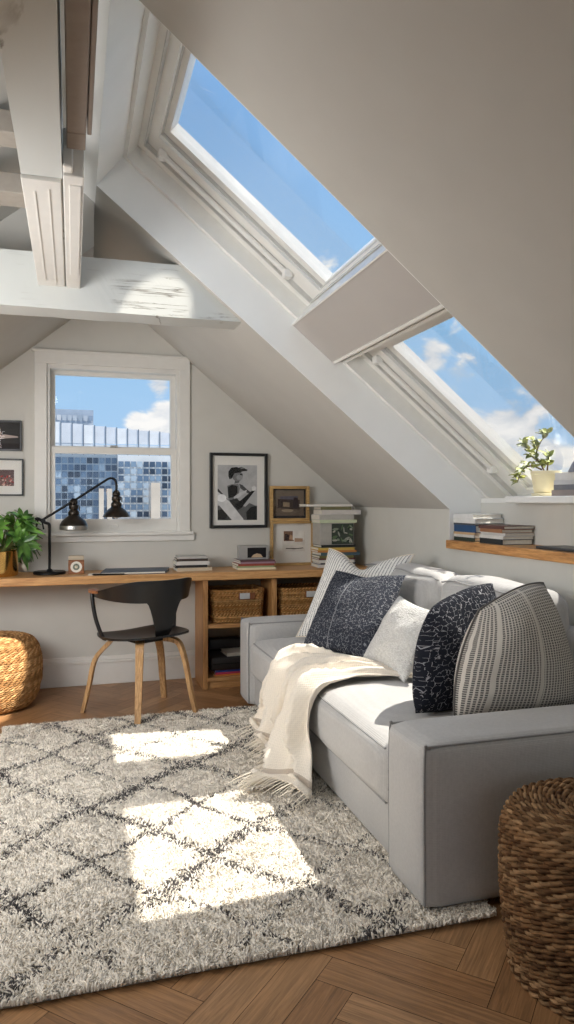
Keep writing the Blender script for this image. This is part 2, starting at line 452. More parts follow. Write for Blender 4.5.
# right slope of the ceiling, with the skylight opening
OT = .34
mb = MB()
sbox(mb, RX, KX+.27, YR, YN, 0, OT); sbox(mb, RX, KX+.27, YF, YB+.2, 0, OT)
structure(mb.build('ceiling', M['ceil']))
mb = MB()   # cheeks and head of the reveal: thin painted linings
sbox(mb, RX-.004, 2.33, YF-.004, YF-.0005, .0, .26); sbox(mb, RX-.004, 2.33, YN+.0005, YN+.004, .0, .26)
sbox(mb, RX-.06, RX-.0005, YR, YB+.2, -.0, OT+.03)
mb.hexa([(KX, YF-.004, .985), (2.135, YF-.004, .985), (2.135, YF-.004, .9975), (KX, YF-.004, KZ-.0005)] + [(KX, YF-.0005, .985), (2.135, YF-.0005, .985), (2.135, YF-.0005, .9975), (KX, YF-.0005, KZ-.0005)])
structure(mb.build('trim_2', M['reveal']))
# left slope: low beyond the tie beam, higher on the near side of it
LUP = .43
for y0, y1, dz in ((YR, 3.69, LUP), (3.69, YB+.2, 0.)):
    mb = MB(); xa = XL-.15
    f = lambda x: min(lz(x)+dz, 2.80)
    xk = RX-.062 if dz else RX-.005
    if dz:
        xm = (2.80-LUP-2.375)/.82
        mb.hexa([(xa, y0, f(xa)), (xm, y0, 2.80), (xm, y1, 2.80), (xa, y1, f(xa)), (xa, y0, 3.1), (xm, y0, 3.1), (xm, y1, 3.1), (xa, y1, 3.1)])
        mb.hexa([(xm, y0, 2.80), (.2, y0, 2.80), (.2, y1, 2.80), (xm, y1, 2.80), (xm, y0, 3.1), (.2, y0, 3.1), (.2, y1, 3.1), (xm, y1, 3.1)])
    else:
        mb.hexa([(xa, y0, f(xa)), (xk, y0, f(xk)), (xk, y1, f(xk)), (xa, y1, f(xa)), (xa, y0, 3.1), (xk, y0, 3.1), (xk, y1, 3.1), (xa, y1, 3.1)])
    structure(mb.build('ceiling', M['ceil']))

# timbers: tie beam, purlin and its boards
mb = MB()
zb0, zb1 = 2.09, 2.345
xr0 = (ZR-zb0)/SL; xr1 = (ZR-zb1)/SL
Y0, Y1 = 3.515, 3.69
mb.hexa([(-.35, Y0, zb0), (xr0, Y0, zb0), (xr0, Y1, zb0), (-.35, Y1, zb0), (-.1, Y0, zb1), (xr1, Y0, zb1), (xr1, Y1, zb1), (-.1, Y1, zb1)])
bmx = MB(); bmx.v = mb.v; bmx.f = mb.f; bmx.mi = mb.mi; bmx.col = mb.col
bmx.v = []; bmx.f = []; bmx.mi = []; bmx.col = []
# subdivided so that the old edge can waver a little
def tie(u, v):
    # v runs around the section, u along
    x0 = lambda z: (z-2.375)/.82+.0
    ring = [(Y0, zb0), (Y0, zb1), (Y1, zb1), (Y1, zb0)]
    k = v*4; i = int(k) % 4; t = k-int(k); a, b = ring[i], ring[(i+1) % 4]
    y, z = lerp(a[0], b[0], t), lerp(a[1], b[1], t)
    xl = -.62; xr = (ZR-z)/SL
    x = lerp(xl, xr, u)
    w = mnoise.noise((x*6, y*3, z*3))*.004+mnoise.noise((x*22, y*9, z*9))*.0015
    return (x, y+w, z+w)
bmx.grid(tie, 60, 16, uv=False)
structure(bmx.build('trim_4', M['beam'], smooth=False))
mb = MB()
def purlin(u, v):
    x0, x1, z0, z1 = -.155, -.032, 2.205, 2.46
    ring = [(x0, z0), (x0, z1), (x1, z1), (x1, z0)]
    k = v*4; i = int(k) % 4; t = k-int(k); a, b = ring[i], ring[(i+1) % 4]
    x, z = lerp(a[0], b[0], t), lerp(a[1], b[1], t); y = lerp(-1.5, Y0+.01, u)
    w = mnoise.noise((x*4, y*3, z*4))*.003
    return (x+w, y, z+w)
mb.grid(purlin, 50, 16, uv=False)
structure(mb.build('trim_5', M['beam']))
mb = MB(); mb.bbox(-.155, -.036, 2.36, Y0, 2.192, 2.207, .003); mb.box(-.12, -.116, 2.45, 3.42, 2.189, 2.2); mb.box(-.075, -.072, 2.42, 3.5, 2.189, 2.2)
structure(mb.build('trim_6', M['trim']))
mb = MB(); mb.bbox(-.030, .033, 2.30, Y0, 2.19, 2.30, .004); mb.bbox(-.012, .026, 2.36, 3.30, 2.186, 2.2, .003)
mb.mat(M['steel']); mb.bbox(-.03, .0, 2.26, 2.34, 2.2, 2.32, .006)
structure(mb.build('trim_7', M['trim']))
mb = MB(); mb.bbox(-.018, .037, -.8, 2.15, 2.25, 2.40, .004)
mb.mat(M['trim']); mb.bbox(.039, .052, -.8, 2.16, 2.255, 2.40, .003); mb.bbox(-.018, .036, 2.151, 2.25, 2.25, 2.40, .003)
structure(mb.build('trim_8', solid('taupe box beam', (150, 138, 128), .6)))
mb = MB()
for yb in (1.1, 1.58): mb.lathe((-.026, yb, 2.29), [(.012, -.02), (.016, -.015), (.016, .03), (.01, .035)], 14)
structure(mb.build('trim_9', M['steel'], smooth=True))
mb = MB()   # collar boards seen beyond the purlin on the left
mb.bbox(-.75, -.156, 3.05, 3.20, 2.42, 2.50, .004)
mb.bbox(-.75, -.156, 2.72, 2.84, 2.50, 2.58, .004)
structure(mb.build('trim_10', solid('taupe loft boards', (158, 150, 140), .7)))

# sash window in the gable
def frame_ring(mb, x0, x1, z0, z1, w, y0, y1, wb=None, wt=None):
    wb = wb or w; wt = wt or w
    mb.box(x0, x0+w, y0, y1, z0, z1); mb.box(x1-w, x1, y0, y1, z0, z1)
    mb.box(x0+w, x1-w, y0, y1, z0, z0+wb); mb.box(x0+w, x1-w, y0, y1, z1-wt, z1)
def sash_window():
    root = bpy.data.objects.new('window_1', None); COL.objects.link(root); root.location = (.26, YB, WZ0); structure(root)
    def st(o): o['kind'] = 'structure'; return o
    mb = MB()
    mb.bbox(-.235, WX0+.005, YB-.022, YB+.002, .985, WZ1, .004); mb.bbox(WX1-.005, .755, YB-.022, YB+.002, .985, WZ1, .004)
    mb.bbox(-.235, .755, YB-.024, YB+.002, WZ1-.004, 2.15, .004)
    mb.bbox(-.25, .765, YB-.03, YB+.002, 2.145, 2.162, .004)
    mb.build('window_casing', M['trim'], root)
    mb = MB(); mb.bbox(-.215, .775, YB-.045, YB+.1, .968, .99, .004); mb.bbox(-.225, .785, YB-.02, YB+.002, .928, .968, .004)
    mb.build('window_sill', M['trim'], root)
    mb = MB(); frame_ring(mb, WX0, WX1, WZ0, WZ1, .022, YB, YB+.2, .01, .03)
    mb.build('window_frame', M['trim'], root)
    mb = MB(); frame_ring(mb, WX0+.02, WX1-.02, 1.515, WZ1-.02, .034, YB+.085, YB+.125, .04, .035)
    o = mb.build('upper_sash', M['trim'], root)
    mb = MB(); mb.box(WX0+.04, WX1-.04, YB+.103, YB+.107, 1.53, WZ1-.04); mb.build('pane', M['glass'], o)
    mb = MB(); frame_ring(mb, WX0+.018, WX1-.018, WZ0+.005, 1.545, .036, YB+.035, YB+.08, .085, .042)
    o = mb.build('lower_sash', M['trim'], root)
    mb = MB(); mb.box(WX0+.04, WX1-.04, YB+.055, YB+.059, WZ0+.05, 1.52); mb.build('pane', M['glass'], o)
    mb = MB(); mb.bbox(.235, .285, YB+.02, YB+.04, WZ0+.03, WZ0+.05, .003); mb.build('sash_lift', M['trim'], o)
    mb = MB(); mb.bbox(.235, .285, YB+.03, YB+.085, 1.545, 1.56, .004); mb.build('sash_lock', M['steel'], o)
sash_window()

# skylights
def sring(mb, xa, xb_, y0, y1, w, o0, o1):
    """w = widths at (xa, xb, y0, y1) sides"""
    sbox(mb, xa, xa+w[0], y0, y1, o0, o1); sbox(mb, xb_-w[1], xb_, y0, y1, o0, o1)
    sbox(mb, xa+w[0], xb_-w[1], y0, y0+w[2], o0, o1); sbox(mb, xa+w[0], xb_-w[1], y1-w[3], y1, o0, o1)
    return (xa+w[0], xb_-w[1], y0+w[2], y1-w[3])
GN = 2.42   # near edge of the glass
def skylight(name, xa, xb_, wa, wb):
    root = bpy.data.objects.new(name, None); COL.objects.link(root); root.location = S((xa+xb_)/2, 2.8, .3); structure(root)
    wn = GN-YN
    r = (xa, xb_, YN+.0045, YF-.0045)
    mb = MB()
    r = sring(mb, *r, (wa*.15, wb*.15, wn*.15, .03), .19, OT+.02)
    r = sring(mb, *r, (wa*.25, wb*.25, wn*.25, .065), .27, OT+.04)
    mb.build('outer_frame', M['white'], root)
    mb = MB(); q = sring(mb, *r, (.004, .004, .008, .008), .262, .30)
    mb.build('gasket', M['groove'], root)
    mb = MB()
    r = (r[0]+.003, r[1]-.003, r[2]+.006, r[3]-.006)
    r = sring(mb, *r, (wa*.35, wb*.35, wn*.35, .125), .285, OT+.04)
    sash = mb.build('sash', M['white'], root)
    mb = MB(); g = sring(mb, *r, (.003, .003, .006, .006), .30, OT+.03); mb.build('glazing_gasket', M['groove'], sash)
    mb = MB(); r2 = sring(mb, *g, (max(.004, wa*.2), max(.004, wb*.2), wn*.2, .05), .315, OT+.03); mb.build('glazing_bead', M['white'], sash)
    mb = MB(); sbox(mb, r2[0]-.004, r2[1]+.004, r2[2]-.004, r2[3]+.004, .335, .341); mb.build('pane', M['glass'], sash)
    # slim tube of the folded blind along the far jamb, and its clips
    mb = MB(); a, b = Vector(S(r2[0]+.01, YF-.15, .272)), Vector(S(r2[1]-.12, YF-.15, .272))
    mb.tube([a, b], .014, 12); mb.build('blind_rail', M['white'], root, smooth=True)
    mb = MB()
    for t in (.0, 1.): p = a.lerp(b, t); mb.bbox(p.x-.02, p.x+.02, p.y-.02, p.y+.03, p.z-.02, p.z+.02, .005)
    mb.build('rail_clip', M['white'], root)
    return r2
r_up = skylight('window_2', RX, .966, .105, .022)
r_lo = skylight('window_3', 1.205, 2.16, .075, .09)
# cover panel between the two skylights
root = bpy.data.objects.new('trim_11', None); COL.objects.link(root); root.location = S(1.07, 2.8, .15); structure(root)
mb = MB(); sbox(mb, .966, 1.175, YN+.0045, YF-.0045, .155, OT+.06); mb.build('cover_panel', M['panel'], root)
mb = MB(); sbox(mb, .960, .9655, YN+.0045, YF-.0045, .15, .30); sbox(mb, 1.1755, 1.186, YN+.0045, YF-.02, .15, .34); sbox(mb, 1.1865, 1.195, YN+.0045, YF-.0045, .17, OT+.05)
mb.build('panel_edge', M['white'], root)
mb = MB(); sbox(mb, 1.192, 1.206, YN+.0045, YF-.0045, .195, OT+.05); mb.build('panel_edge', M['groove'], root)
# sill under the lower skylight
mb = MB(); mb.bbox(2.06, 2.44, YN+.006, 3.13, 1.185, 1.218, .005)
mb.box(2.14, 2.44, 3.13, YF-.006, 1.185, 1.21)
structure(mb.build('trim_12', M['white']))
# baseboards
mb = MB()
def bb(mb, x0, x1, y0, y1):
    mb.box(x0, x1, y0, y1, 0, .135)
mb.bbox(XL, KX, YB-.018, YB+.002, 0, .14, .004); mb.bbox(XL, KX, YB-.026, YB+.002, .14, .158, .004); mb.bbox(XL, KX, YB-.014, YB+.002, .158, .185, .004)
structure(mb.build('baseboard_back', M['trim']))
mb = MB(); mb.bbox(KX-.018, KX+.002, YR, YB-.03, 0, .14, .004); structure(mb.build('baseboard_right', M['trim']))

# wood shelf in the niche
mb = MB(); mb.bbox(1.925, 2.139, YN+.004, YF-.005, .941, .985, .003)
tag(mb.build('wall_shelf', M['woody'], loc=(2.03, 2.77, .94)), 'thick oak shelf board along the niche above the sofa', 'shelf')

# ------------------------------------------------------------------ rug
RZ = .012
def rug_dark(x, y):
    w = mnoise.noise((x*2.6, y*2.6, 1.7))*.085+mnoise.noise((x*11, y*11, 4.))*.022
    u = y-.85*x+w; v = y+1.25*x-w
    du = abs(((u-1.951)/.415+.5) % 1-.5)*.415/1.31; dv = abs(((v-2.93)/.44+.5) % 1-.5)*.44/1.6
    ku = round((u-1.951)/.415); kv = round((v-2.93)/.44)
    wu = .026 if ku % 2 == 0 else .014; wv = .026 if kv % 2 == 0 else .013
    pres = .55+.9*mnoise.noise((x*1.5+3, y*1.5, 9.))
    a = max(math.exp(-(du/wu)**2), math.exp(-(dv/wv)**2)*clamp(.75+pres*.5))
    return a*clamp(.72+.9*mnoise.noise((x*1.8+8, y*1.8, 2.)))
def make_rug():
    x0, x1, y0, y1 = -.345, 1.16, 1.805, 4.01
    root = thing('rug', 'shaggy cream wool rug with charcoal diamond lines on the wooden floor', 'rug', (.4, 2.9, 0))
    mb = MB(); mb.bbox(x0+.01, x1-.01, y0+.01, y1-.01, .0, RZ, .004); mb.build('backing', solid('rug backing wool', (176, 168, 150), .95), root)
    n = 150000
    X = rng.uniform(x0, x1, n); Y = rng.uniform(y0, y1, n)
    vis = ~((X > 1.03) & (Y > 1.90)); X = X[vis]; Y = Y[vis]; n = len(X)
    # ragged outline
    h = rng.uniform(.013, .021, n); lean = rng.uniform(0, .014, n); ang = rng.uniform(0, 2*PI, n); wd = rng.uniform(.0024, .0044, n); tw = rng.uniform(0, 2*PI, n)
    # clumps lean together
    for i in range(n):
        q = mnoise.noise((X[i]*28, Y[i]*28, 0.)); ang[i] = ang[i]*.35+q*7.; h[i] *= 1+.4*mnoise.noise((X[i]*16, Y[i]*16, 5.))
    dk = np.array([rug_dark(a, b) for a, b in zip(X, Y)])
    isd = rng.uniform(0, 1, n) < dk*.74
    verts = np.zeros((n, 7, 3)); k3 = np.arange(3)*2*PI/3
    for lv, (t, ws) in enumerate(((0., 1.), (.6, 1.15))):
        ox = lean*t**1.5*np.cos(ang); oy = lean*t**1.5*np.sin(ang)
        for j in range(3):
            verts[:, lv*3+j, 0] = X+ox+wd*ws*np.cos(tw+k3[j]); verts[:, lv*3+j, 1] = Y+oy+wd*ws*np.sin(tw+k3[j]); verts[:, lv*3+j, 2] = RZ-.002+h*t
    verts[:, 6, 0] = X+lean*1.6*np.cos(ang); verts[:, 6, 1] = Y+lean*1.6*np.sin(ang); verts[:, 6, 2] = RZ-.002+h*.95
    verts -= np.array([.4, 2.9, 0])
    tri = []
    for j in range(3):
        a, b = j, (j+1) % 3
        tri += [(a, b, 3+b), (a, 3+b, 3+a), (3+a, 3+b, 6)]
    tri = np.array(tri); F = (np.arange(n)*7)[:, None, None]+tri[None]
    F = F.reshape(-1, 3)
    me = bpy.data.meshes.new('pile'); me.vertices.add(n*7); me.vertices.foreach_set('co', verts.reshape(-1))
    me.loops.add(len(F)*3); me.loops.foreach_set('vertex_index', F.reshape(-1).astype(np.int32))
    me.polygons.add(len(F)); me.polygons.foreach_set('loop_start', np.arange(len(F), dtype=np.int32)*3)
    me.polygons.foreach_set('loop_total', np.full(len(F), 3, dtype=np.int32))
    me.update(); me.validate()
    c = np.zeros((n, 4)); c[:, 3] = 1
    lt = np.array(lin(253, 244, 229)[:3]); dc = np.array(lin(92, 88, 86)[:3])
    sh = rng.uniform(.82, 1.06, n)
    c[:, :3] = np.where(isd[:, None], dc[None]*rng.uniform(.7, 1.5, n)[:, None], lt[None]*sh[:, None])
    at = me.attributes.new('Col', 'FLOAT_COLOR', 'POINT'); at.data.foreach_set('color', np.repeat(c, 7, axis=0).reshape(-1))
    me.materials.append(M['pile']); me.polygons.foreach_set('use_smooth', [True]*len(F))
    o = bpy.data.objects.new('pile', me); COL.objects.link(o); o.parent = root; o['kind'] = 'stuff'
make_rug()

# ------------------------------------------------------------------ sofa
def make_sofa():
    root = thing('sofa', 'light grey linen two-cushion sofa standing along the knee wall', 'sofa', (1.45, 3.05, 0))
    def arm(y0, y1):
        mb = MB(); mb.rbox((1.442, (y0+y1)/2, .263), (.976, y1-y0, .475), .028, 10, (.004, .008, .008))
        o = mb.build('arm', M['sofa'], root, smooth='all')
        mb = MB(); r = .028*.3
        for yy in (y0+r, y1-r):
            mb.tube(cubic([(.954+.028*.25, yy, .04), (.954+.028*.25, yy, .46), (.959+.02, yy, .488), (1.06, yy, .4935), (1.9, yy, .4935)], 6), .0038, 6)
        mb.build('piping', M['piping'], o, smooth=True)
    arm(1.848, 2.10); arm(3.99, 4.20)
    mb = MB(); mb.bbox(.995, 1.92, 2.10, 4.0, .032, .205, .012, 3); mb.build('base', M['sofa'], root, smooth=True)
    mb = MB(); mb.bbox(1.81, 1.935, 2.08, 4.02, .2, .70, .04, 4); mb.build('back', M['sofa'], root, smooth=True)
    for y0, y1, sd in ((2.112, 3.052, 1), (3.056, 3.992, 2)):
        mb = MB(); mb.rbox((1.325, (y0+y1)/2, .302), (.72, y1-y0, .20), .045, 14, (.012, .002, .034), .004, sd)
        o = mb.build('seat_cushion', M['sofa'], root, smooth='all')
        mb = MB(); e = .045*.29; x0 = .965+e; x1 = 1.685-e
        for z in (.402-e, .202+e):
            mb.tube([(x0-.001, y0+e+.03, z), (x0-.001, y1-e-.03, z)], .0045, 6)
        mb.tube(cubic([(x0, y0+e+.03, .202+e), (x0-.003, y0+e+.0, .30), (x0, y0+e+.03, .402-e)], 6), .003, 6)
        mb.build('piping', M['piping'], o, smooth=True)
    for y0, y1, sd in ((2.34, 3.05, 3), (3.056, 3.985, 4)):
        mb = MB(); mb.rbox((1.745, (y0+y1)/2, .615), (.20, y1-y0, .44), .055, 14, (.035, .0, .022), .014, sd)
        o = mb.build('back_cushion', M['sofa'], root, smooth='all')
        mb = MB(); e = .055*.29
        P = [(1.645+e, lerp(y0+e, y1-e, t), .835-e+.012*math.sin(PI*t)**.5+.004*math.sin(t*17)) for t in [i/16 for i in range(17)]]
        mb.tube(P, .0045, 6); mb.build('piping', M['piping'], o, smooth=True)
    for x in (1.06, 1.85):
        for y in (1.97, 4.13):
            mb = MB(); mb.lathe((x, y, RZ if x < 1.16 else 0), [(.018, 0), (.022, .022)], 16); mb.build('foot', solid('dark stained wood', (52, 38, 28), .5), root, smooth=True)
make_sofa()

# ------------------------------------------------------------------ cushions on the sofa
def pillow(name, label, c, n, roll, a, b, T, mat, notch=0., seed=0, pipe=None, ear=.10, loft=.5, pull={}):
    n = Vector(n).normalized(); z = Vector((0, 0, 1)); up = (z-n*z.dot(n)).normalized(); rt = up.cross(n)
    cr, sr = math.cos(roll), math.sin(roll); R = rt*cr+up*sr; U = up*cr-rt*sr
    G = 36
    def pos(u, v, sgn):
        pu = 1-ear*(1-v*v)*abs(u)**2; pv = 1-ear*(1-u*u)*abs(v)**2
        x = a*u*pu; y = b*v*pv
        for (su, sv), (ox, oy) in pull.items():
            wq = (max(0, (1+su*u)/2)*max(0, (1+sv*v)/2))**1.5; x += ox*wq; y += oy*wq
        if notch: y -= notch*math.exp(-(u/.45)**2)*max(0., v)**1.6
        t = T*(max(0., (1-u**2)*(1-v**2)))**loft
        w = mnoise.noise((u*1.7+seed, v*1.7, sgn*2.))*.012+mnoise.noise((u*5+seed, v*5, sgn*3.))*.005
        ed = max(abs(u), abs(v))**4
        if notch: t *= 1-.35*math.exp(-(u/.3)**2)*max(0, v)
        return R*x+U*y+n*(sgn*t+w*(1-ed))
    mb = MB()
    uvw = lambda t: t*2-1
    mb.grid(lambda p, q: Vector(c)+pos(uvw(p), uvw(q), 1), G, G)
    mb.grid(lambda p, q: Vector(c)+pos(uvw(p), uvw(q), -1), G, G, flip=True)
    o = mb.build(name, mat, loc=tuple(c), smooth='all', weld=True)
    tag(o, label, 'cushion', 'scatter cushions on the sofa')
    if pipe:
        mb = MB(); P = []
        for s, e in (((-1, -1), (1, -1)), ((1, -1), (1, 1)), ((1, 1), (-1, 1)), ((-1, 1), (-1, -1))):
            for i in range(20):
                t = i/20; P.append(Vector(c)+pos(lerp(s[0], e[0], t), lerp(s[1], e[1], t), 1)*1.004)
        mb.tube(P, .004, 6, closed=True)
        mb.build('edge_seam', pipe, o, smooth=True)
    return o
pillow('throw_pillow', 'white pillow with fine dark pinstripes, behind the far charcoal pillow', (1.482, 3.684, .674), (-.66, -.50, .56), math.radians(-1.1), .275, .285, .085, M['p_stripe'], notch=.10, seed=1, pipe=M['fringe'])
pillow('throw_pillow', 'charcoal pillow with pale net pattern and a light seam, in front of the pinstriped pillow', (1.338, 3.352, .640), (-.73, -.36, .58), math.radians(1.5), .232, .232, .085, M['p_dark1'], notch=.02, seed=2, ear=.05)
pillow('throw_pillow', 'small nubby off-white pillow in the middle of the sofa', (1.397, 2.917, .594), (-.83, -.16, .54), math.radians(-6.1), .178, .172, .062, M['p_white'], seed=3)
pillow('throw_pillow', 'near black pillow with white maze lines, beside the grey woven pillow', (1.385, 2.42, .650), (.30, -.94, .12), math.radians(-4), .222, .226, .115, M['p_dark2'], seed=4, ear=-.03, pull={(-1, 1): (.10, -.085), (1, 1): (.0, .01)})
pillow('throw_pillow', 'grey basket-weave pillow leaning above the near sofa arm', (1.505, 2.22, .664), (-.02, -.98, .12), math.radians(-3), .240, .222, .135, M['p_grid'], seed=5, ear=-.05, pipe=M['p_grid'], pull={(-1, 1): (.10, -.08), (1, 1): (-.12, .02), (1, -1): (.0, 0)})

# ------------------------------------------------------------------ throw
def make_throw():
    ctrl = [(1.40, .452, 2.80, .05), (1.27, .455, 2.88, .085), (1.12, .452, 2.99, .16), (1.01, .438, 3.06, .25), (.950, .385, 3.06, .29), (.932, .27, 3.05, .32), (.925, .16, 3.03, .35), (.91, .075, 3.0, .38), (.89, .045, 2.98, .39)]
    C = cubic([(c[0], c[2], c[1]) for c in ctrl], 8); Wd = cubic([(c[3], 0, 0) for c in ctrl], 8)
    K = len(C)
    def at(u, v):
        f = v*(K-1); i = min(int(f), K-2); t = f-i; p = C[i].lerp(C[i+1], t); w = lerp(Wd[i].x, Wd[i+1].x, t)
        a = C[min(i+1, K-1)]-C[i]; tx, tz = a.x, a.z; l = math.hypot(tx, tz) or 1; nx, nz = tz/l, -tx/l   # outward
        if nx > 0 and v > .5: nx = -nx
        if nz < 0 and v < .5: nx, nz = -nx, -nz
        s = u*2-1
        cr = mnoise.noise((u*4., v*5., 2.))*.9+mnoise.noise((u*10., v*9., 5.))*.45
        fold = (1-2*abs(math.sin(u*15+1.5+1.3*math.sin(v*3.2)+cr*.7))**.7)*.8+math.sin(u*43+1+v*3)*.22+cr*.8
        amp = lerp(.030, .046, sstep(.25, .7, v))*sstep(-.05, .25, v)
        d = amp*(fold+1.15)
        y = p.y-s*w+.03*math.sin(v*8+u*15)*sstep(.1, .5, v)
        flare = sstep(.55, 1., v)
        x = p.x+nx*d-flare*.15*math.exp(-((u-.72)/.17)**2)-flare*.04*math.exp(-((u-.2)/.15)**2)
        z = p.z+nz*d+flare*(.035*math.sin(u*9)+.03*(1-u))
        z = max(z, .036)
        return Vector((x, y, z))
    mb = MB(); NU, NV = 72, 90
    root = None
    mb.grid(at, NU, NV, uv=False)
    # taupe bands near the hem
    mb.mats = [M['throw'], M['band']]
    for k in range(len(mb.mi)):
        j = k//NU; i = k % NU; v = j/NV; u = i/NU
        mb.mi[k] = 1 if (.84 < v < .885 and u > .45) or (.80 < v < .835 and u < .3) else 0
    o = mb.build('throw_blanket', None, loc=(1.05, 3.07, .4), smooth='all')
    sm = o.modifiers.new('thickness', 'SOLIDIFY'); sm.thickness = .006; sm.offset = 1
    tag(o, 'cream throw blanket with fringe draped over the sofa seat and front', 'blanket')
    mb = MB()
    for i in range(110):
        u = (i+.5)/110; p = at(u, 1.); q = p-at(u, .97); q = q.normalized() if q.length > 1e-6 else Vector((-1, 0, 0))
        l = random.uniform(.05, .085); e = p+Vector((q.x*l-.02, random.uniform(-.014, .014)-.01, 0)); e.z = max(.040, p.z-.03)
        mb.tube([p, p.lerp(e, .5)+Vector((0, 0, .003)), e], [.0028, .0022, .0012], 4)
    for k in range(46):
        v = .70+.30*k/46
        p = at(0., v); mb.tube([p, p+Vector((-.012, .02, -.02)), p+Vector((-.02, .03, -.045))] if p.z > .1 else [p, p+Vector((-.01, .04, 0)), p+Vector((-.02, .05, -.002))], [.0026, .002, .001], 4)
    f = mb.build('fringe', M['fringe'], o, smooth=True)
make_throw()

# ------------------------------------------------------------------ woven rope work
def rope_ring(mb, path, r, turns, cols, n=5, phase=0., seg=None):
    """two-strand twisted rope along a closed path of (point, outward normal)"""
    k = len(path)
    for s in (0, 1):
        pts = []
        for i, (p, nn) in enumerate(path):
            a = 2*PI*turns*i/k+PI*s+phase; up = Vector((0, 0, 1)) if abs(nn.z) < .7 else Vector((0, 1, 0))
            tdir = (path[(i+1) % k][0]-path[i-1][0]).normalized(); bi = nn.cross(tdir)
            pts.append(p+nn*(r*.62*math.cos(a))+bi*(r*.62*math.sin(a)))
        c = random.choice(cols); kk = random.uniform(.75, 1.2); mb.c = tuple(x*kk for x in c[:3])+(1.,)
        mb.tube(pts, r*.66, n, closed=True)
def circ(cx, cy, R, z, nrm, k=96, wob=0.):
    out = []
    for i in range(k):
        a = 2*PI*i/k; rr = R+wob*mnoise.noise((math.cos(a)*3, math.sin(a)*3, z*30))
        out.append((Vector((cx+rr*math.cos(a), cy+rr*math.sin(a), z)), Vector((nrm[0]*math.cos(a), nrm[0]*math.sin(a), nrm[1]))))
    return out
def woven_stool(name, label, cat, cx, cy, prof, r, step, cols, core, top_r, top_z, kfac=1.):
    root = thing(name, label, cat, (cx, cy, 0))
    mb = MB(); mb.lathe((cx, cy, 0), [(max(.01, R-r*1.1), z) for R, z in prof]+[(.01, prof[-1][1]-r)], 40); mb.build('core', core, root, smooth=True)
    # resample profile by arc length
    P = [Vector((a, b, 0)) for a, b in prof]; P = cubic(P, 10); D = [0.]
    for a, b in zip(P[:-1], P[1:]): D.append(D[-1]+(b-a).length)
    mb = MB(); top = MB(); nrows = int(D[-1]/step)
    for q in range(nrows+1):
        d = D[-1]*q/nrows; i = max(0, min(len(D)-2, next((j for j, x in enumerate(D) if x > d), len(D)-1)-1))
        t = (d-D[i])/max(1e-9, D[i+1]-D[i]); p = P[i].lerp(P[i+1], clamp(t)); tg = (P[i+1]-P[i]).normalized(); nr = (tg.y, -tg.x)
        k = max(24, int(2*PI*p.x/(r*1.15)*kfac)); turns = max(6, int(2*PI*p.x/(r*7.5)))
        rope_ring(mb, circ(cx, cy, p.x, p.y, nr, k, .004), r, turns, cols, 5, random.uniform(0, 6))
    mb.c = top.c = cols[0]
    mb.build('woven_rope', M['rope'], root, smooth='all')
    if top.f: top.build('woven_top', M['rope'], root, smooth='all')
    return root
dkcols = [lin(136, 104, 72), lin(112, 82, 54), lin(152, 120, 86), lin(94, 66, 42), lin(124, 94, 64)]
woven_stool('wicker_stool', 'round dark brown woven rope stool beside the near sofa arm', 'stool', 1.298, 1.523,
            [(.232, .008), (.240, .06), (.250, .16), (.254, .26), (.252, .34), (.240, .385), (.215, .402), (.16, .405), (.09, .406), (.018, .407)],
            .0082, .0128, dkcols, solid('dark wicker core', (44, 30, 20), .9), .235, .385)
ltcols = [lin(184, 142, 94), lin(168, 126, 80), lin(196, 156, 108), lin(154, 112, 68)]
woven_stool('woven_pouf', 'rounded honey jute pouf on the floor under the desk', 'pouf', -.455, 4.50,
            [(.20, .008), (.235, .035), (.262, .10), (.276, .19), (.272, .28), (.255, .345), (.22, .388), (.16, .404), (.09, .407), (.016, .408)],
            .0075, .0125, ltcols, solid('jute core', (120, 84, 48), .9), .24, .365, .8)

# ------------------------------------------------------------------ desk and shelving
mb = MB(); mb.bbox(XL+.03, 1.942, 4.455, YB-.016, .697, .745, .004)
desk = thing('desk', 'long oiled oak desk top along the back wall', 'desk', (.2, 4.66, .697))
mb.build('desk_top', M['wood'], desk)
mb = MB(); mb.bbox(XL+.03, XL+.062, 4.50, YB-.03, .0, .697, .003); mb.build('end_panel', M['woodz'], desk)
unit = thing('shelving_unit', 'low oak shelving unit with open cubbies under the desk', 'shelving unit', (1.28, 4.66, 0))
UY0, UY1 = 4.51, 4.818
for xa, xb_ in ((.787, .819), (1.74, 1.772)):
    mb = MB(); mb.bbox(xa, xb_, UY0, UY1, 0, .696, .002); mb.build('side_panel', M['woodz'], unit)
mb = MB(); mb.bbox(1.239, 1.273, UY0+.004, UY1-.012, .072, .696, .002); mb.build('divider', M['woodz'], unit)
for xa, xb_ in ((.8195, 1.2385), (1.2735, 1.7395)):
    mb = MB(); mb.bbox(xa, xb_, UY0+.006, UY1-.012, .383, .409, .002); mb.build('shelf', M['wood'], unit)
mb = MB(); mb.bbox(.8195, 1.7395, UY0+.003, UY1-.012, .048, .0715, .002); mb.build('bottom_board', M['wood'], unit)
mb = MB(); mb.bbox(.8195, 1.7395, UY0+.02, UY0+.038, .0, .0475, .002); mb.build('plinth', M['wood'], unit)
mb = MB(); mb.bbox(.8195, 1.7395, UY1-.0115, UY1-.002, .0, .696, .001); mb.build('back_panel', solid('unit back panel', (150, 132, 108), .7), unit)

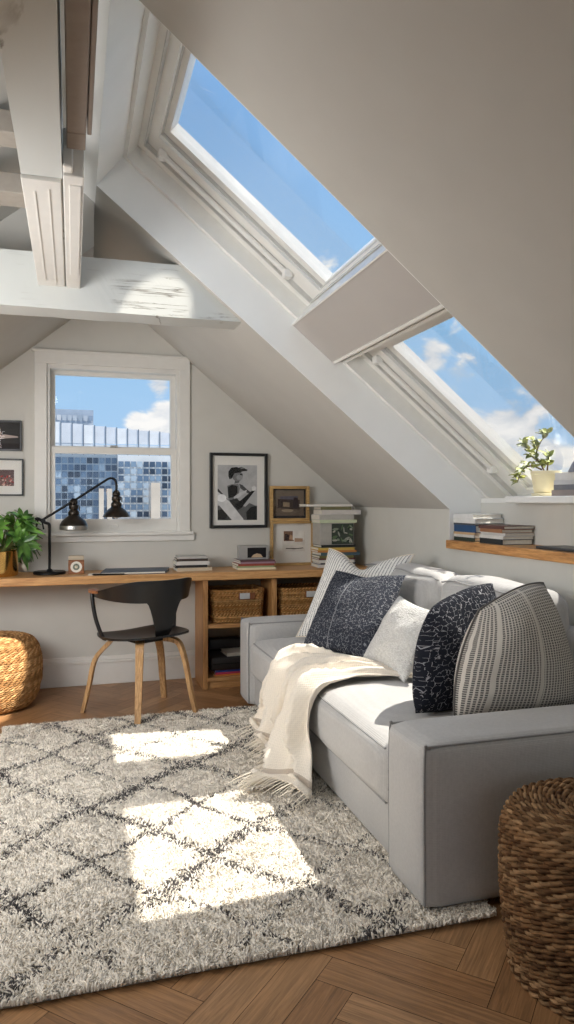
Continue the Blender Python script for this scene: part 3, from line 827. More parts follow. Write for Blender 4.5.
def basket(x0, x1, y0, y1, z0, z1, label):
    root = thing('storage_basket', label, 'basket', ((x0+x1)/2, (y0+y1)/2, z0), 'woven baskets in the shelving unit')
    cols = [lin(196, 148, 92), lin(180, 132, 78), lin(206, 162, 106), lin(164, 116, 66)]
    mb = MB(); r = .0075; step = .0125; n = int((z1-z0-.02)/step)
    def path(z, sc):
        cx, cy = (x0+x1)/2, (y0+y1)/2; hx, hy = (x1-x0)/2*sc-r, (y1-y0)/2*sc-r; rc = .045; P = []
        for (sx, sy, a0) in ((1, -1, -PI/2), (1, 1, 0), (-1, 1, PI/2), (-1, -1, PI)):
            ccx, ccy = cx+sx*(hx-rc), cy+sy*(hy-rc)
            for i in range(7): a = a0+PI/2*i/6; P.append((Vector((ccx+rc*math.cos(a), ccy+rc*math.sin(a), z)), Vector((math.cos(a), math.sin(a), 0))))
        out = []
        for i in range(len(P)):
            a, b = P[i], P[(i+1) % len(P)]; d = (b[0]-a[0]).length; m = max(1, int(d/.009))
            for j in range(m): out.append((a[0].lerp(b[0], j/m), (a[1].lerp(b[1], j/m)).normalized()))
        return out
    for i in range(n+1):
        t = i/n; rope_ring(mb, path(z0+r+.002+(z1-z0-2*r-.004)*t, lerp(.93, 1., t)), r*(1.25 if i == n else 1), 46, cols, 5, random.uniform(0, 6))
    mb.c = cols[3]; mb.box(x0+.03, x1-.03, y0+.03, y1-.03, z0+.002, z0+.012)
    cxm, cym = (x0+x1)/2, (y0+y1)/2
    for q in ((x0+.022, x0+.027, y0+.04, y1-.04), (x1-.027, x1-.022, y0+.04, y1-.04), (x0+.04, x1-.04, y0+.022, y0+.027), (x0+.04, x1-.04, y1-.027, y1-.022)): mb.box(*q, z0+.01, z1-.012)
    mb.build('basket_body', M['rope'], root, smooth='all')
    hx = cxm+.05; hz = z1-.045
    mb = MB(); mb.bbox(hx-.055, hx+.055, y0-.010, y0+.0, hz-.022, hz+.022, .006); mb.build('leather_handle', solid('tan leather', (134, 80, 46), .55), root)
    mb = MB(); mb.bbox(hx-.048, hx+.018, y0-.0145, y0-.0105, hz-.017, hz+.021, .002); mb.build('label_plate', solid('silvery label plate', (206, 206, 204), .4), root)
basket(.845, 1.205, 4.53, 4.795, .4095, .625, 'left woven seagrass basket in the cubby nearest the chair')
basket(1.295, 1.655, 4.53, 4.795, .4095, .622, 'right woven seagrass basket half hidden by the sofa arm')

# ------------------------------------------------------------------ books
def book(label, cx, cy, z, w, d, h, rot, col, group, pages=True, name='book', cat='book', soft=False):
    root = thing(name, label, cat, (cx, cy, z), group, rotz=rot if rot else 1e-4)
    m = col if not isinstance(col, tuple) else solid('cover %d %d %d' % col, col, .5)
    t = .0012 if soft else .0025
    mb = MB(); mb.box(-w/2, w/2, -d/2, d/2, 0, t).box(-w/2, w/2, -d/2, d/2, h-t, h).box(-w/2, w/2, -d/2, -d/2+t, t, h-t)
    mb.build('cover', m, root)
    mb = MB(); e = .002 if soft else .004
    mb.box(-w/2+e, w/2-e, -d/2+t, d/2-e, t, h-t); mb.build('pages', M['paper'], root)
    return root
def stack(items, cx, cy, z, rot, group, jit=.008, **k):
    for it in items:
        label, w, d, h, col = it[:5]
        dx = it[5] if len(it) > 5 else random.uniform(-jit, jit); dy = random.uniform(-jit, jit)
        book(label, cx+dx, cy+dy, z, w, d, h, rot+random.uniform(-.05, .05), col, group, **k); z += h+.0004
    return z
# five notebooks on the desk, above the shelving unit's left end
stack([('beige clothbound notebook, lowest of the desk stack right of the chair', .225, .165, .022, (196, 180, 156)),
       ('black notebook directly above the beige one on the desk', .205, .16, .016, (34, 33, 34)),
       ('white paperback in the middle of the desk stack right of the chair', .215, .165, .024, (208, 204, 198)),
       ('dark brown notebook above the white paperback on the desk', .20, .15, .016, (62, 52, 46)),
       ('pale grey notebook on top of the desk stack right of the chair', .19, .15, .014, (182, 180, 174))], .735, 4.665, .7452, 0., 'notebooks stacked on the desk beside the window')
# magazines with a small photo block on top
ztop = stack([('cream magazine, lowest under the small silver photo block', .255, .19, .014, (222, 208, 176)),
       ('green magazine second from the bottom under the silver photo block', .25, .19, .010, (148, 160, 118)),
       ('red-brown magazine in the middle under the silver photo block', .245, .185, .014, (150, 72, 56)),
       ('lilac magazine second from the top under the silver photo block', .24, .185, .011, (158, 128, 142)),
       ('dark plum magazine directly under the silver photo block', .235, .18, .010, (92, 62, 66))], 1.15, 4.655, .7452, 0., 'magazines under the photo block', soft=True, name='magazine', cat='magazine')
blk = thing('photo_block', 'small silver photo block with a dark picture standing on the magazine pile', 'photo frame', (1.15, 4.66, ztop))
mb = MB(); mb.bbox(1.05, 1.25, 4.635, 4.70, ztop, ztop+.092, .003); mb.build('block', solid('silver grey block', (158, 156, 152), .45), blk)
mb = MB(); mb.c = lin(30, 28, 30); mb.box(1.105, 1.232, 4.6335, 4.6349, ztop+.012, ztop+.078)
mb.c = lin(196, 172, 140); mb.poly([(1.13, 4.633, ztop+.014), (1.21, 4.633, ztop+.014), (1.195, 4.633, ztop+.034), (1.17, 4.633, ztop+.04), (1.145, 4.633, ztop+.032)])
mb.build('photo', M['print'], blk)
# right-hand pile
z = stack([('grey-white paperback, lowest of the tall corner book pile', .26, .18, .019, (206, 204, 202)),
       ('dark grey book second from the bottom of the corner pile', .255, .175, .012, (72, 72, 78)),
       ('white paperback third from the bottom of the corner pile', .25, .18, .018, (216, 214, 208)),
       ('maroon book fourth from the bottom of the corner pile', .26, .175, .012, (110, 58, 60)),
       ('olive book in the lower half of the corner pile', .245, .175, .017, (112, 108, 64)),
       ('slate blue book sticking out of the corner pile', .285, .18, .021, (78, 100, 112), .02),
       ('orange-brown book near the middle of the corner pile', .275, .175, .014, (188, 128, 66)),
       ('yellow-spined book just below the black one in the corner pile', .26, .17, .017, (202, 172, 88)),
       ('black book directly under the leafy picture box in the corner pile', .25, .17, .017, (36, 42, 40))], 1.715, 4.655, .7452, 0., 'books of the lower corner pile')
pb = thing('picture_box', 'pale box with a leafy green picture front in the middle of the corner book pile', 'box', (1.715, 4.66, z))
mb = MB(); mb.bbox(1.595, 1.838, 4.585, 4.745, z, z+.148, .003); mb.build('box_body', solid('pale grey card', (176, 172, 164), .6), pb)
mb = MB(); mb.c = lin(66, 74, 66); mb.box(1.678, 1.835, 4.5835, 4.5848, z+.004, z+.144)
for i in range(26):
    a = random.uniform(0, 6.3); x, zz = random.uniform(1.691, 1.823), random.uniform(z+.018, z+.13); l, w = random.uniform(.012, .028), random.uniform(.004, .009)
    mb.c = random.choice([lin(128, 140, 120), lin(150, 152, 140), lin(44, 56, 48), lin(96, 116, 84), lin(170, 168, 156)])
    ca, sa = math.cos(a), math.sin(a); yy = 4.5832-i*.00002
    q = [(l, 0), (l*.3, w), (-l*.5, w*.8), (-l, 0), (-l*.5, -w*.8), (l*.3, -w)]
    pts = [(clamp(x+p*ca-s_*sa, 1.680, 1.834), yy, clamp(zz+p*sa+s_*ca, z+.006, z+.142)) for p, s_ in q]
    mb.poly(pts)
mb.build('picture', M['print'], pb)
stack([('white book with a green edge, lowest above the leafy picture box', .27, .17, .022, (206, 214, 180)),
       ('light grey book second above the leafy picture box', .25, .17, .034, (188, 184, 176)),
       ('white book with blunt edges third above the leafy picture box', .285, .175, .032, (214, 208, 202), .025),
       ('thin olive book near the top of the corner pile', .22, .16, .022, (120, 118, 84)),
       ('thin white book on top of the corner pile, sticking out to the left', .33, .17, .015, (226, 222, 214), -.055)], 1.715, 4.655, z+.1485, 0., 'books on top of the picture box')
# bottom cubby
zz = stack([('orange magazine at the bottom of the lower cubby', .30, .20, .010, (214, 130, 62)),
       ('pink magazine on the orange one in the lower cubby', .29, .20, .011, (200, 66, 96)),
       ('blue magazine on the pink one in the lower cubby', .30, .20, .014, (62, 82, 160))], 1.02, 4.65, .0718, 0., 'magazines in the lower cubby', soft=True, name='magazine', cat='magazine')
kx = solid('black portfolio leather', (36, 30, 27), .5)
b1 = thing('document_case', 'flat dark brown document case in the lower cubby', 'case', (1.02, 4.66, zz))
mb = MB(); mb.bbox(.845, 1.215, 4.535, 4.78, zz, zz+.085, .014, 3); mb.build('case_body', kx, b1, smooth=True)
mb = MB(); mb.bbox(.843, 1.217, 4.533, 4.60, zz+.04, zz+.047, .003); mb.build('zip', M['blackm'], b1)
book('white notepad lying on the dark document case in the lower cubby', 1.06, 4.635, zz+.0855, .23, .16, .020, .08, (206, 200, 186), None, name='notepad', cat='notepad')
mb = MB(); mb.bbox(.86, 1.18, 4.64+.085, 4.795, zz+.086, zz+.17, .02, 3)
tag(mb.build('folded_bag', kx, loc=(1.02, 4.75, zz+.086), smooth=True), 'folded black bag at the back of the lower cubby behind the notepad', 'bag')

# niche shelf: two piles and a flat dark tablet
NZs = .9853; R90 = -PI/2
stack([('black book with a green stripe at the foot of the left niche pile', .20, .165, .020, (38, 52, 42)),
       ('white paperback second from the bottom of the left niche pile', .205, .165, .014, (208, 206, 200)),
       ('tan book third from the bottom of the left niche pile', .20, .16, .012, (190, 160, 122)),
       ('navy blue hardback in the left niche pile', .205, .17, .036, (36, 74, 116)),
       ('charcoal book above the navy hardback in the left niche pile', .205, .165, .010, (74, 76, 82)),
       ('thick white book second from the top of the left niche pile', .21, .175, .026, (222, 222, 218)),
       ('white book on top of the left niche pile', .20, .17, .022, (228, 227, 224))], 2.045, 3.352, NZs, R90, 'books of the left niche pile', .005)
stack([('black book with white lettering band at the foot of the right niche pile', .21, .165, .026, (40, 46, 48)),
       ('white paperback second from the bottom of the right niche pile', .205, .17, .015, (214, 212, 206)),
       ('light grey book in the middle of the right niche pile', .20, .17, .014, (196, 194, 190)),
       ('tan hardback second from the top of the right niche pile', .205, .17, .018, (160, 112, 78)),
       ('dark brown leather book on top of the right niche pile', .21, .175, .016, (92, 60, 52))], 2.045, 3.09, NZs, R90, 'books of the right niche pile', .006)
tb = thing('tablet', 'flat dark tablet lying on the oak niche shelf', 'tablet', (2.04, 2.55, NZs))
mb = MB(); mb.bbox(1.96, 2.12, 2.38, 2.74, NZs, NZs+.012, .004); mb.build('case', solid('dark grey case', (66, 64, 64), .4), tb)
mb = MB(); mb.box(1.972, 2.108, 2.39, 2.73, NZs+.0121, NZs+.0126); mb.build('screen', M['black'], tb)

# upper sill: plant, books and a folded grey cloth
SZ = 1.2184
stack([('taupe book, lowest on the skylight sill', .27, .18, .028, (150, 136, 128)),
       ('grey book second from the bottom on the skylight sill', .265, .18, .024, (120, 120, 124)),
       ('pale grey book third from the bottom on the skylight sill', .25, .175, .020, (196, 194, 192)),
       ('white book directly under the grey cloth on the skylight sill', .25, .175, .034, (212, 209, 204))], 2.235, 2.735, SZ, R90, 'books on the skylight sill', .004)
mb = MB()
def cloth(u, v):
    a = 2*PI*u; r = math.sin(PI*min(v, .999)*.5)
    x = .085*r*math.cos(a); y = .115*r*math.sin(a); zc = .075*(1-r**3)*(1+.35*mnoise.noise((math.cos(a)*1.4, math.sin(a)*1.4, 2)))+.006*mnoise.noise((x*40, y*40, 1))
    return (2.23+x+.012*math.cos(3*a)*r, 2.73+y+.014*math.sin(2*a)*r, SZ+.1075+max(.001, zc))
mb.grid(cloth, 40, 16, uv=False); mb.lathe((2.23, 2.73, SZ+.1072), [(.08, 0), (.08, .002)], 24)
tag(mb.build('folded_cloth', M['greycloth'], loc=(2.23, 2.73, SZ+.1075), smooth='all'), 'crumpled grey knitted cloth on top of the sill books', 'cloth')

# ------------------------------------------------------------------ plants
def leaf(mb, base, d, nrm, l, w, droop=.25, fold=.12, seg=5):
    d = Vector(d).normalized(); nrm = Vector(nrm); nrm = (nrm-d*nrm.dot(d)).normalized(); s = d.cross(nrm)
    b0 = len(mb.v)
    for i in range(seg+1):
        t = i/seg; ww = w*math.sin(PI*t**.8)**.8*.5 if 0 < t < 1 else .0008
        c = Vector(base)+d*(l*t)-Vector((0, 0, 1))*(droop*l*t*t)
        for k in (-1, 0, 1): mb.v.append(tuple(c+s*(ww*k)+nrm*(fold*w*abs(k))))
    for i in range(seg):
        for k in (0, 1): a = b0+i*3+k; mb.face((a, a+1, a+4, a+3))
def desk_plant():
    cx, cy = -.425, 4.63; z0 = .7452
    root = thing('potted_plant', 'glossy green leafy plant in a brass pot on the desk', 'plant', (cx, cy, z0))
    mb = MB(); mb.lathe((cx, cy, z0), [(.098, 0), (.106, .004), (.110, .02), (.112, .148), (.114, .152), (.110, .153), (.106, .148), (.105, .12)], 40, cap=False)
    mb.lathe((cx, cy, z0), [(.001, .001), (.1, .001)], 40, cap=False)
    mb.build('pot', M['brass'], root, smooth=True)
    mb = MB(); mb.lathe((cx, cy, z0), [(.106, .118), (.06, .126), (.001, .128)], 30, cap=False); mb.build('soil', M['soil'], root, smooth=True)
    st, lf = MB(), MB()
    rr = random.Random(21)
    for k in range(40):
        a = rr.uniform(0, 2*PI); e = rr.uniform(.15, 1.25); ln = rr.uniform(.14, .36)
        if k < 8: a = rr.uniform(-1.3, .4); e = rr.uniform(.35, 1.0); ln = rr.uniform(.16, .27)
        b = Vector((cx+.05*math.cos(a)*rr.random(), cy+.05*math.sin(a)*rr.random(), z0+.125))
        d = Vector((math.cos(a)*math.cos(e), math.sin(a)*math.cos(e)*.75, math.sin(e)))
        tip = b+d*ln+Vector((0, 0, -.04*(1-math.sin(e))))
        if tip.y > 4.77: tip.y = 4.77
        if tip.x > -.275: tip.x = -.275-rr.uniform(0, .03)
        mid = b.lerp(tip, .5)+Vector((0, 0, .03)); st.tube(cubic([b, mid, tip], 5), .0028, 5)
        nl = rr.choice((5, 6, 7)); ax = (tip-mid).normalized()
        for q in range(nl):
            an2 = 2*PI*q/nl+rr.uniform(-.3, .3); o1 = ax.orthogonal().normalized(); o2 = ax.cross(o1)
            dd = (o1*math.cos(an2)+o2*math.sin(an2))*.9+ax*rr.uniform(.2, .8)+Vector((0, 0, -.1))
            l = rr.uniform(.075, .125)
            if tip.y+dd.normalized().y*l > 4.83: dd.y = -abs(dd.y)*.3
            leaf(lf, tip, dd, ax+Vector((0, -.2, .4)), l, l*rr.uniform(.3, .4), rr.uniform(.1, .45))
    st.build('stems', M['stem'], root, smooth=True); o = lf.build('foliage', M['leaf'], root, smooth='all')
desk_plant()
def sill_plant():
    cx, cy, z0 = 2.195, 2.985, SZ
    root = thing('potted_plant', 'small twiggy plant with yellow-green leaves in a cream pot on the skylight sill', 'plant', (cx, cy, z0))
    mb = MB(); mb.lathe((cx, cy, z0), [(.06, 0), (.066, .002), (.068, .012), (.066, .014), (.052, .015), (.056, .02), (.068, .104), (.071, .106), (.071, .122), (.066, .122), (.064, .10)], 32, cap=False)
    mb.build('pot', M['cream'], root, smooth=True)
    mb = MB(); mb.lathe((cx, cy, z0), [(.065, .098), (.03, .104), (.001, .105)], 24, cap=False); mb.build('soil', M['soil'], root, smooth=True)
    rr = random.Random(5); st, lf = MB(), MB(); B = Vector((cx, cy, z0+.1))
    twigs = [[(0, 0, 0), (-.01, .02, .05), (-.012, .06, .10), (-.014, .02, .165), (-.012, -.03, .20)],
             [(-.01, .03, .06), (-.015, .09, .10), (-.02, .12, .15), (-.02, .16, .17)],
             [(-.01, .02, .03), (-.02, .08, .05), (-.03, .13, .04), (-.03, .17, .005), (-.03, .19, -.03)],
             [(-.012, .06, .10), (-.015, .05, .15), (-.016, .10, .19)],
             [(0, -.01, .02), (-.01, -.03, .06), (-.01, -.04, .10)]]
    for T in twigs:
        P = cubic([B+Vector(t) for t in T], 6); st.tube(P, [lerp(.0045, .002, i/(len(P)-1)) for i in range(len(P))], 6)
        for i in range(4, len(P), 2):
            for s in (0, 1, 2, 3):
                if rr.random() < .3: continue
                d = Vector((rr.uniform(-.8, .4), rr.uniform(-1, 1), rr.uniform(-.2, 1)))
                l = rr.uniform(.035, .058); leaf(lf, P[i], d, Vector((rr.uniform(-.5, .5), -.5, .8)), l, l*.5, .2, .15)
    st.build('twigs', M['twig'], root, smooth=True); lf.build('foliage', M['leaf2'], root, smooth='all')
sill_plant()

# ------------------------------------------------------------------ chair (modelled facing +y at its own origin)
def make_chair():
    root = thing('desk_chair', 'black moulded chair with wooden legs and arm tips pulled up to the desk', 'chair', (.39, 4.115, 0), rotz=math.radians(26.8))
    SZc = .435
    mb = MB()
    def seat(u, v, dz):
        a, b = u*2-1, v*2-1
        x = a*math.sqrt(1-.42*b*b)*.245; y = b*math.sqrt(1-.42*a*a)*.235+.02
        r2 = (x/.245)**2+((y-.02)/.235)**2
        return Vector((x, y, SZc+dz+.014*r2-.006+.012*max(0, -(y-.02)/.235)**2-.02*max(0, (y-.15)/.1)**2))
    mb.grid(lambda u, v: seat(u, v, .012), 24, 24, uv=False); mb.grid(lambda u, v: seat(u, v, 0), 24, 24, uv=False, flip=True)
    # rim
    E = [(i/24, 0) for i in range(24)]+[(1, i/24) for i in range(24)]+[(1-i/24, 1) for i in range(24)]+[(0, 1-i/24) for i in range(24)]
    for i in range(len(E)):
        p, q = E[i], E[(i+1) % len(E)]; mb.poly([seat(*q, .012), seat(*p, .012), seat(*p, 0), seat(*q, 0)])
    mb.build('seat', M['black'], root, smooth=True, weld=True)
    # back: a wide curved band that runs into a central stem
    A = math.radians(104); TH_ = .011
    def back(u, v, off):
        th = (u*2-1)*A; k = abs(th)
        top = .768-.066*sstep(math.radians(28), A, k); low = .648+.022*sstep(.5, A, k)
        hgt = max(.018, (top-low)); low = top-hgt
        stem = 1-sstep(math.radians(10), math.radians(25), k)
        zl = lerp(low, .445, stem); z = lerp(zl, top, v)
        R = .272-.03*(1-clamp((z-.44)/.3))+.016*clamp((z-.6)/.15); 
        ang = th
        # below the band the stem narrows and turns in to the seat
        if z < .655: ang = th*lerp(1.0, .80, clamp((.655-z)/.2))
        R += off; fwd = .035
        x = R*math.sin(ang); y = fwd-R*math.cos(ang)*.93
        if z < .50: y += .02*(1-(z-.445)/.055)
        return Vector((x, y, z))
    mb = MB(); NU, NV = 110, 22
    mb.grid(lambda u, v: back(u, v, 0), NU, NV, uv=False); mb.grid(lambda u, v: back(u, v, -TH_), NU, NV, uv=False, flip=True)
    for v in (0, 1):
        for i in range(NU):
            a, b = i/NU, (i+1)/NU; q = [back(a, v, 0), back(b, v, 0), back(b, v, -TH_), back(a, v, -TH_)]; mb.poly(q if v else q[::-1])
    for u in (0, 1):
        for j in range(NV):
            a, b = j/NV, (j+1)/NV; q = [back(u, a, 0), back(u, b, 0), back(u, b, -TH_), back(u, a, -TH_)]; mb.poly(q if u else q[::-1])
    o = mb.build('backrest', M['black'], root, smooth=True, weld=True)
    for s in (-1, 1):
        # wooden arm tip
        mb = MB(); P = []
        for i in range(11):
            th = s*lerp(math.radians(88), math.radians(122), i/10); P.append(Vector((.282*math.sin(th), .035-.282*math.cos(th)*.93, .702-.004*i/10)))
        for i in range(10):
            w0, w1 = [(.010+.022*math.sin(PI*min(1, (j/10)*.9+.08))) for j in (i, i+1)]
            def sec(p, w): 
                rd = Vector((p.x, p.y-.035, 0)).normalized(); return [p-rd*w+Vector((0, 0, -.007)), p+rd*w*.6+Vector((0, 0, -.007)), p+rd*w*.6+Vector((0, 0, .008)), p-rd*w+Vector((0, 0, .008))]
            a, b = sec(P[i], w0), sec(P[i+1], w1)
            for j in range(4): mb.poly([a[j], a[(j+1) % 4], b[(j+1) % 4], b[j]])
            if i == 0: mb.poly(a[::-1])
            if i == 9: mb.poly(b)
        mb.build('arm_tip', M['armwood'], root, weld=True)
        mb = MB(); mb.tube(cubic([(s*.262, .115, .698), (s*.268, .11, .66), (s*.258, .09, .55), (s*.235, .06, .455), (s*.215, .05, .437)], 8), [.011]*33, 10)
        mb.build('arm_post', M['black'], root, smooth=True)
    # bent wooden legs
    feet = [(-.248, .256), (-.175, -.205), (.171, -.243), (.259, .20)]
    for (fx, fy) in feet:
        z0 = RZ+.012 if fy < -.1 else 0.0
        d = Vector((fx, fy, 0)).normalized(); tq = Vector((-d.y, d.x, 0))
        P = cubic([d*.10+Vector((0, 0.02, .424)), d*.17+Vector((0, .01, .420)), d*.205+Vector((0, 0, .395)), Vector((fx*.80, fy*.80, .30)), Vector((fx*.9, fy*.9, .15)), Vector((fx, fy, z0))], 8)
        mb = MB(); pr = None
        for i, p in enumerate(P):
            t = i/(len(P)-1); tg = (P[min(i+1, len(P)-1)]-P[max(i-1, 0)]).normalized(); nn = tg.cross(tq).normalized()
            w = lerp(.025, .016, t); h = lerp(.012, .010, t)
            c = [p+tq*w+nn*h, p-tq*w+nn*h, p-tq*w-nn*h, p+tq*w-nn*h]
            if i == len(P)-1: c = [Vector((q.x, q.y, z0)) for q in c]
            if pr:
                for j in range(4): mb.poly([pr[j], pr[(j+1) % 4], c[(j+1) % 4], c[j]])
            else: mb.poly(c)
            pr = c
        mb.poly(pr[::-1]); mb.build('leg', M['legwood'], root, weld=True)
    mb = MB(); mb.bbox(-.11, .11, -.10, .12, .415, .436, .006); mb.build('leg_bracket', M['blackm'], root)
make_chair()

# ------------------------------------------------------------------ desk lamp
def make_lamp():
    Y = 4.66; root = thing('desk_lamp', 'black jointed desk lamp with two metal shades on the desk before the window', 'lamp', (-.138, Y, .7452)); z = .7452
    mb = MB(); mb.lathe((-.138, Y, z), [(.092, 0), (.096, .003), (.096, .014), (.092, .018), (.02, .02), (.014, .03)], 40); mb.build('base', M['blackm'], root, smooth=True)
    mb = MB(); mb.tube([(-.138, Y, z+.02), (-.138, Y, 1.045)], .0085, 12); mb.build('stem', M['blackm'], root, smooth=True)
    mb = MB(); mb.tube(cubic([(-.138, Y, 1.03), (-.142, Y, 1.052), (-.165, Y, 1.062), (-.205, Y, 1.085), (-.222, Y, 1.08)], 6), .009, 10); mb.tube([(-.175, Y-.018, 1.07), (-.175, Y+.018, 1.07)], .014, 14)
    mb.tube([(-.205, Y, 1.082), (-.215, Y, 1.035)], .006, 8); mb.tube([(-.18, Y, 1.06), (-.172, Y, 1.02)], .005, 8)
    mb.build('joint', M['blackm'], root, smooth=True)
    mb = MB(); mb.tube(cubic([(-.185, Y, 1.075), (0, Y, 1.192), (.18, Y, 1.312), (.222, Y, 1.336), (.250, Y, 1.330), (.262, Y, 1.30), (.262, Y, 1.255)], 8), .0075, 10); mb.build('arm', M['blackm'], root, smooth=True)
    def shade(x, zt, label, glass):
        mb = MB(); mb.lathe((x, Y, zt), [(.012, .0), (.016, -.006), (.024, -.014), (.026, -.03), (.022, -.036), (.028, -.042), (.029, -.062), (.023, -.07), (.034, -.086), (.034, -.10), (.03, -.105)], 24)
        mb.tube([(x+.02, Y, zt-.04), (x+.034, Y, zt-.05), (x+.034, Y, zt-.075)], .004, 6)
        s = mb.build('socket', M['darkmetal'], root, smooth=True)
        mb = MB()
        P = [(.028, -.098), (.034, -.108), (.055, -.124), (.072, -.142), (.082, -.162), (.084, -.168)]
        mb.lathe((x, Y, zt), P+[(r-.002, q-.001) for r, q in P[::-1]], 40, cap=False)
        o = mb.build('lamp_shade', M['darkmetal'], root, smooth=True)
        if glass:
            mb = MB(); mb.lathe((x, Y, zt), [(.083, -.166), (.085, -.170), (.084, -.192), (.078, -.197), (.02, -.197), (.001, -.197)], 40, cap=False)
            mb.build('shade_band', M['steel'], o, smooth=True)
        mb = MB(); mb.lathe((x, Y, zt), [(.008, -.105), (.018, -.13), (.027, -.152), (.022, -.172), (.001, -.180)], 20, cap=False); mb.build('bulb', solid('frosted bulb', (220, 214, 200), .3), root, smooth=True)
    shade(.262, 1.262, '', False)
    mb = MB(); mb.tube([(.004, Y, 1.196), (.004, Y, 1.17)], .006, 8); mb.build('shade_hanger', M['blackm'], root, smooth=True)
    shade(.004, 1.21, '', True)
make_lamp()

# clock
ck = thing('desk_clock', 'small brown wooden clock with a round pale dial on the desk', 'clock', (.02, 4.63, .7452)); z = .7452
mb = MB(); mb.bbox(-.028, .066, 4.615, 4.66, z, z+.085, .004); mb.build('clock_case', M['armwood'], ck)
mb = MB(); mb.bbox(-.026, .064, 4.617, 4.658, z+.0853, z+.112, .003); mb.build('top_block', solid('pale beige block', (186, 172, 150), .6), ck)
def disc(mb, x, zc, r, y, n=32, r0=0.):
    for i in range(n):
        a, b = 2*PI*i/n, 2*PI*(i+1)/n
        if r0: mb.poly([(x+r0*math.cos(a), y, zc+r0*math.sin(a)), (x+r*math.cos(a), y, zc+r*math.sin(a)), (x+r*math.cos(b), y, zc+r*math.sin(b)), (x+r0*math.cos(b), y, zc+r0*math.sin(b))])
        else: mb.poly([(x, y, zc), (x+r*math.cos(a), y, zc+r*math.sin(a)), (x+r*math.cos(b), y, zc+r*math.sin(b))])
mb = MB(); mb.c = lin(232, 228, 216); disc(mb, .019, z+.043, .034, 4.6142); mb.c = lin(120, 128, 116); disc(mb, .019, z+.043, .020, 4.6138)
mb.c = lin(226, 216, 190); disc(mb, .019, z+.043, .009, 4.6135); mb.c = lin(40, 36, 34); mb.box(.0182, .0198, 4.6128, 4.6134, z+.043, z+.064); mb.box(.019, .035, 4.6128, 4.6134, z+.0422, z+.0438)
mb.build('dial', M['print'], ck)
# folder, papers and pen
fo = thing('folder', 'flat dark slate blue folder lying on the desk behind the chair', 'folder', (.37, 4.60, z))
mb = MB(); mb.hexa([(.16, 4.50, z), (.55, 4.49, z), (.60, 4.70, z), (.20, 4.72, z), (.16, 4.50, z+.016), (.55, 4.49, z+.016), (.60, 4.70, z+.02), (.20, 4.72, z+.02)]); mb.build('cover', solid('slate blue card', (70, 80, 92), .5), fo)
mb = MB(); mb.hexa([(.165, 4.497, z+.004), (.546, 4.487, z+.004), (.55, 4.50, z+.004), (.17, 4.51, z+.004), (.165, 4.497, z+.012), (.546, 4.487, z+.012), (.55, 4.50, z+.012), (.17, 4.51, z+.012)]); mb.build('pages', M['paper'], fo)
mb = MB(); mb.tube([(.30, 4.475, z+.0055), (.12, 4.49, z+.0055)], .005, 10); mb.tube([(.12, 4.49, z+.0055), (.108, 4.491, z+.0052)], [.005, .001], 10)
tag(mb.build('pen', M['blackm'], loc=(.2, 4.48, z), smooth=True), 'thin dark pen lying in front of the slate blue folder', 'pen')
mb = MB(); mb.hexa([(.085, 4.50, z), (.15, 4.495, z), (.155, 4.58, z), (.095, 4.59, z), (.085, 4.50, z+.003), (.15, 4.495, z+.003), (.155, 4.58, z+.003), (.095, 4.59, z+.003)])
tag(mb.build('paper_sheet', M['paper'], loc=(.12, 4.54, z)), 'small white paper sheet on the desk between clock and folder', 'paper')

# ------------------------------------------------------------------ pictures
def picture(name, label, x0, x1, z0, z1, y0, y1, bw, fm, mat_w, draw, group=None, glassed=True, fl=None):
    root = thing(name, label, 'picture frame', ((x0+x1)/2, (y0+y1)/2, z0), group)
    mb = MB()
    mb.bbox(x0, x0+bw, y0, y1, z0, z1, .002).bbox(x1-bw, x1, y0, y1, z0, z1, .002).bbox(x0+bw, x1-bw, y0, y1, z0, z0+bw, .002).bbox(x0+bw, x1-bw, y0, y1, z1-bw, z1, .002)
    mb.build('frame', fm, root)
    ym = y1-.008
    mb = MB(); mb.box(x0+bw*.5, x1-bw*.5, ym, y1-.002, z0+bw*.5, z1-bw*.5); mb.build('mat_board', M['mat'] if mat_w else solid('dark backing', (40, 38, 38), .7), root)
    px0, px1, pz0, pz1 = x0+bw+mat_w, x1-bw-mat_w, z0+bw+mat_w*1.1, z1-bw-mat_w
    if fl: px0, px1, pz0, pz1 = fl
    mb = MB()
    def q(pts, c, k=[0]):
        k[0] += 1; mb.c = lin(c, c, c) if not isinstance(c, tuple) else lin(c)
        mb.poly([(lerp(px0, px1, clamp(a)), ym-.0006-k[0]*.00003, lerp(pz0, pz1, clamp(b))) for a, b in pts])
    draw(q); mb.build('print', M['print'], root)
    if glassed:
        mb = MB(); mb.box(x0+bw*.7, x1-bw*.7, y0+.006, y0+.008, z0+bw*.7, z1-bw*.7); mb.build('glass', M['picglass'], root)
def ell(cx, cz, rx, rz, n=18, rot=0.):
    return [(cx+rx*math.cos(2*PI*i/n)*math.cos(rot)-rz*math.sin(2*PI*i/n)*math.sin(rot), cz+rx*math.cos(2*PI*i/n)*math.sin(rot)+rz*math.sin(2*PI*i/n)*math.cos(rot)) for i in range(n)]
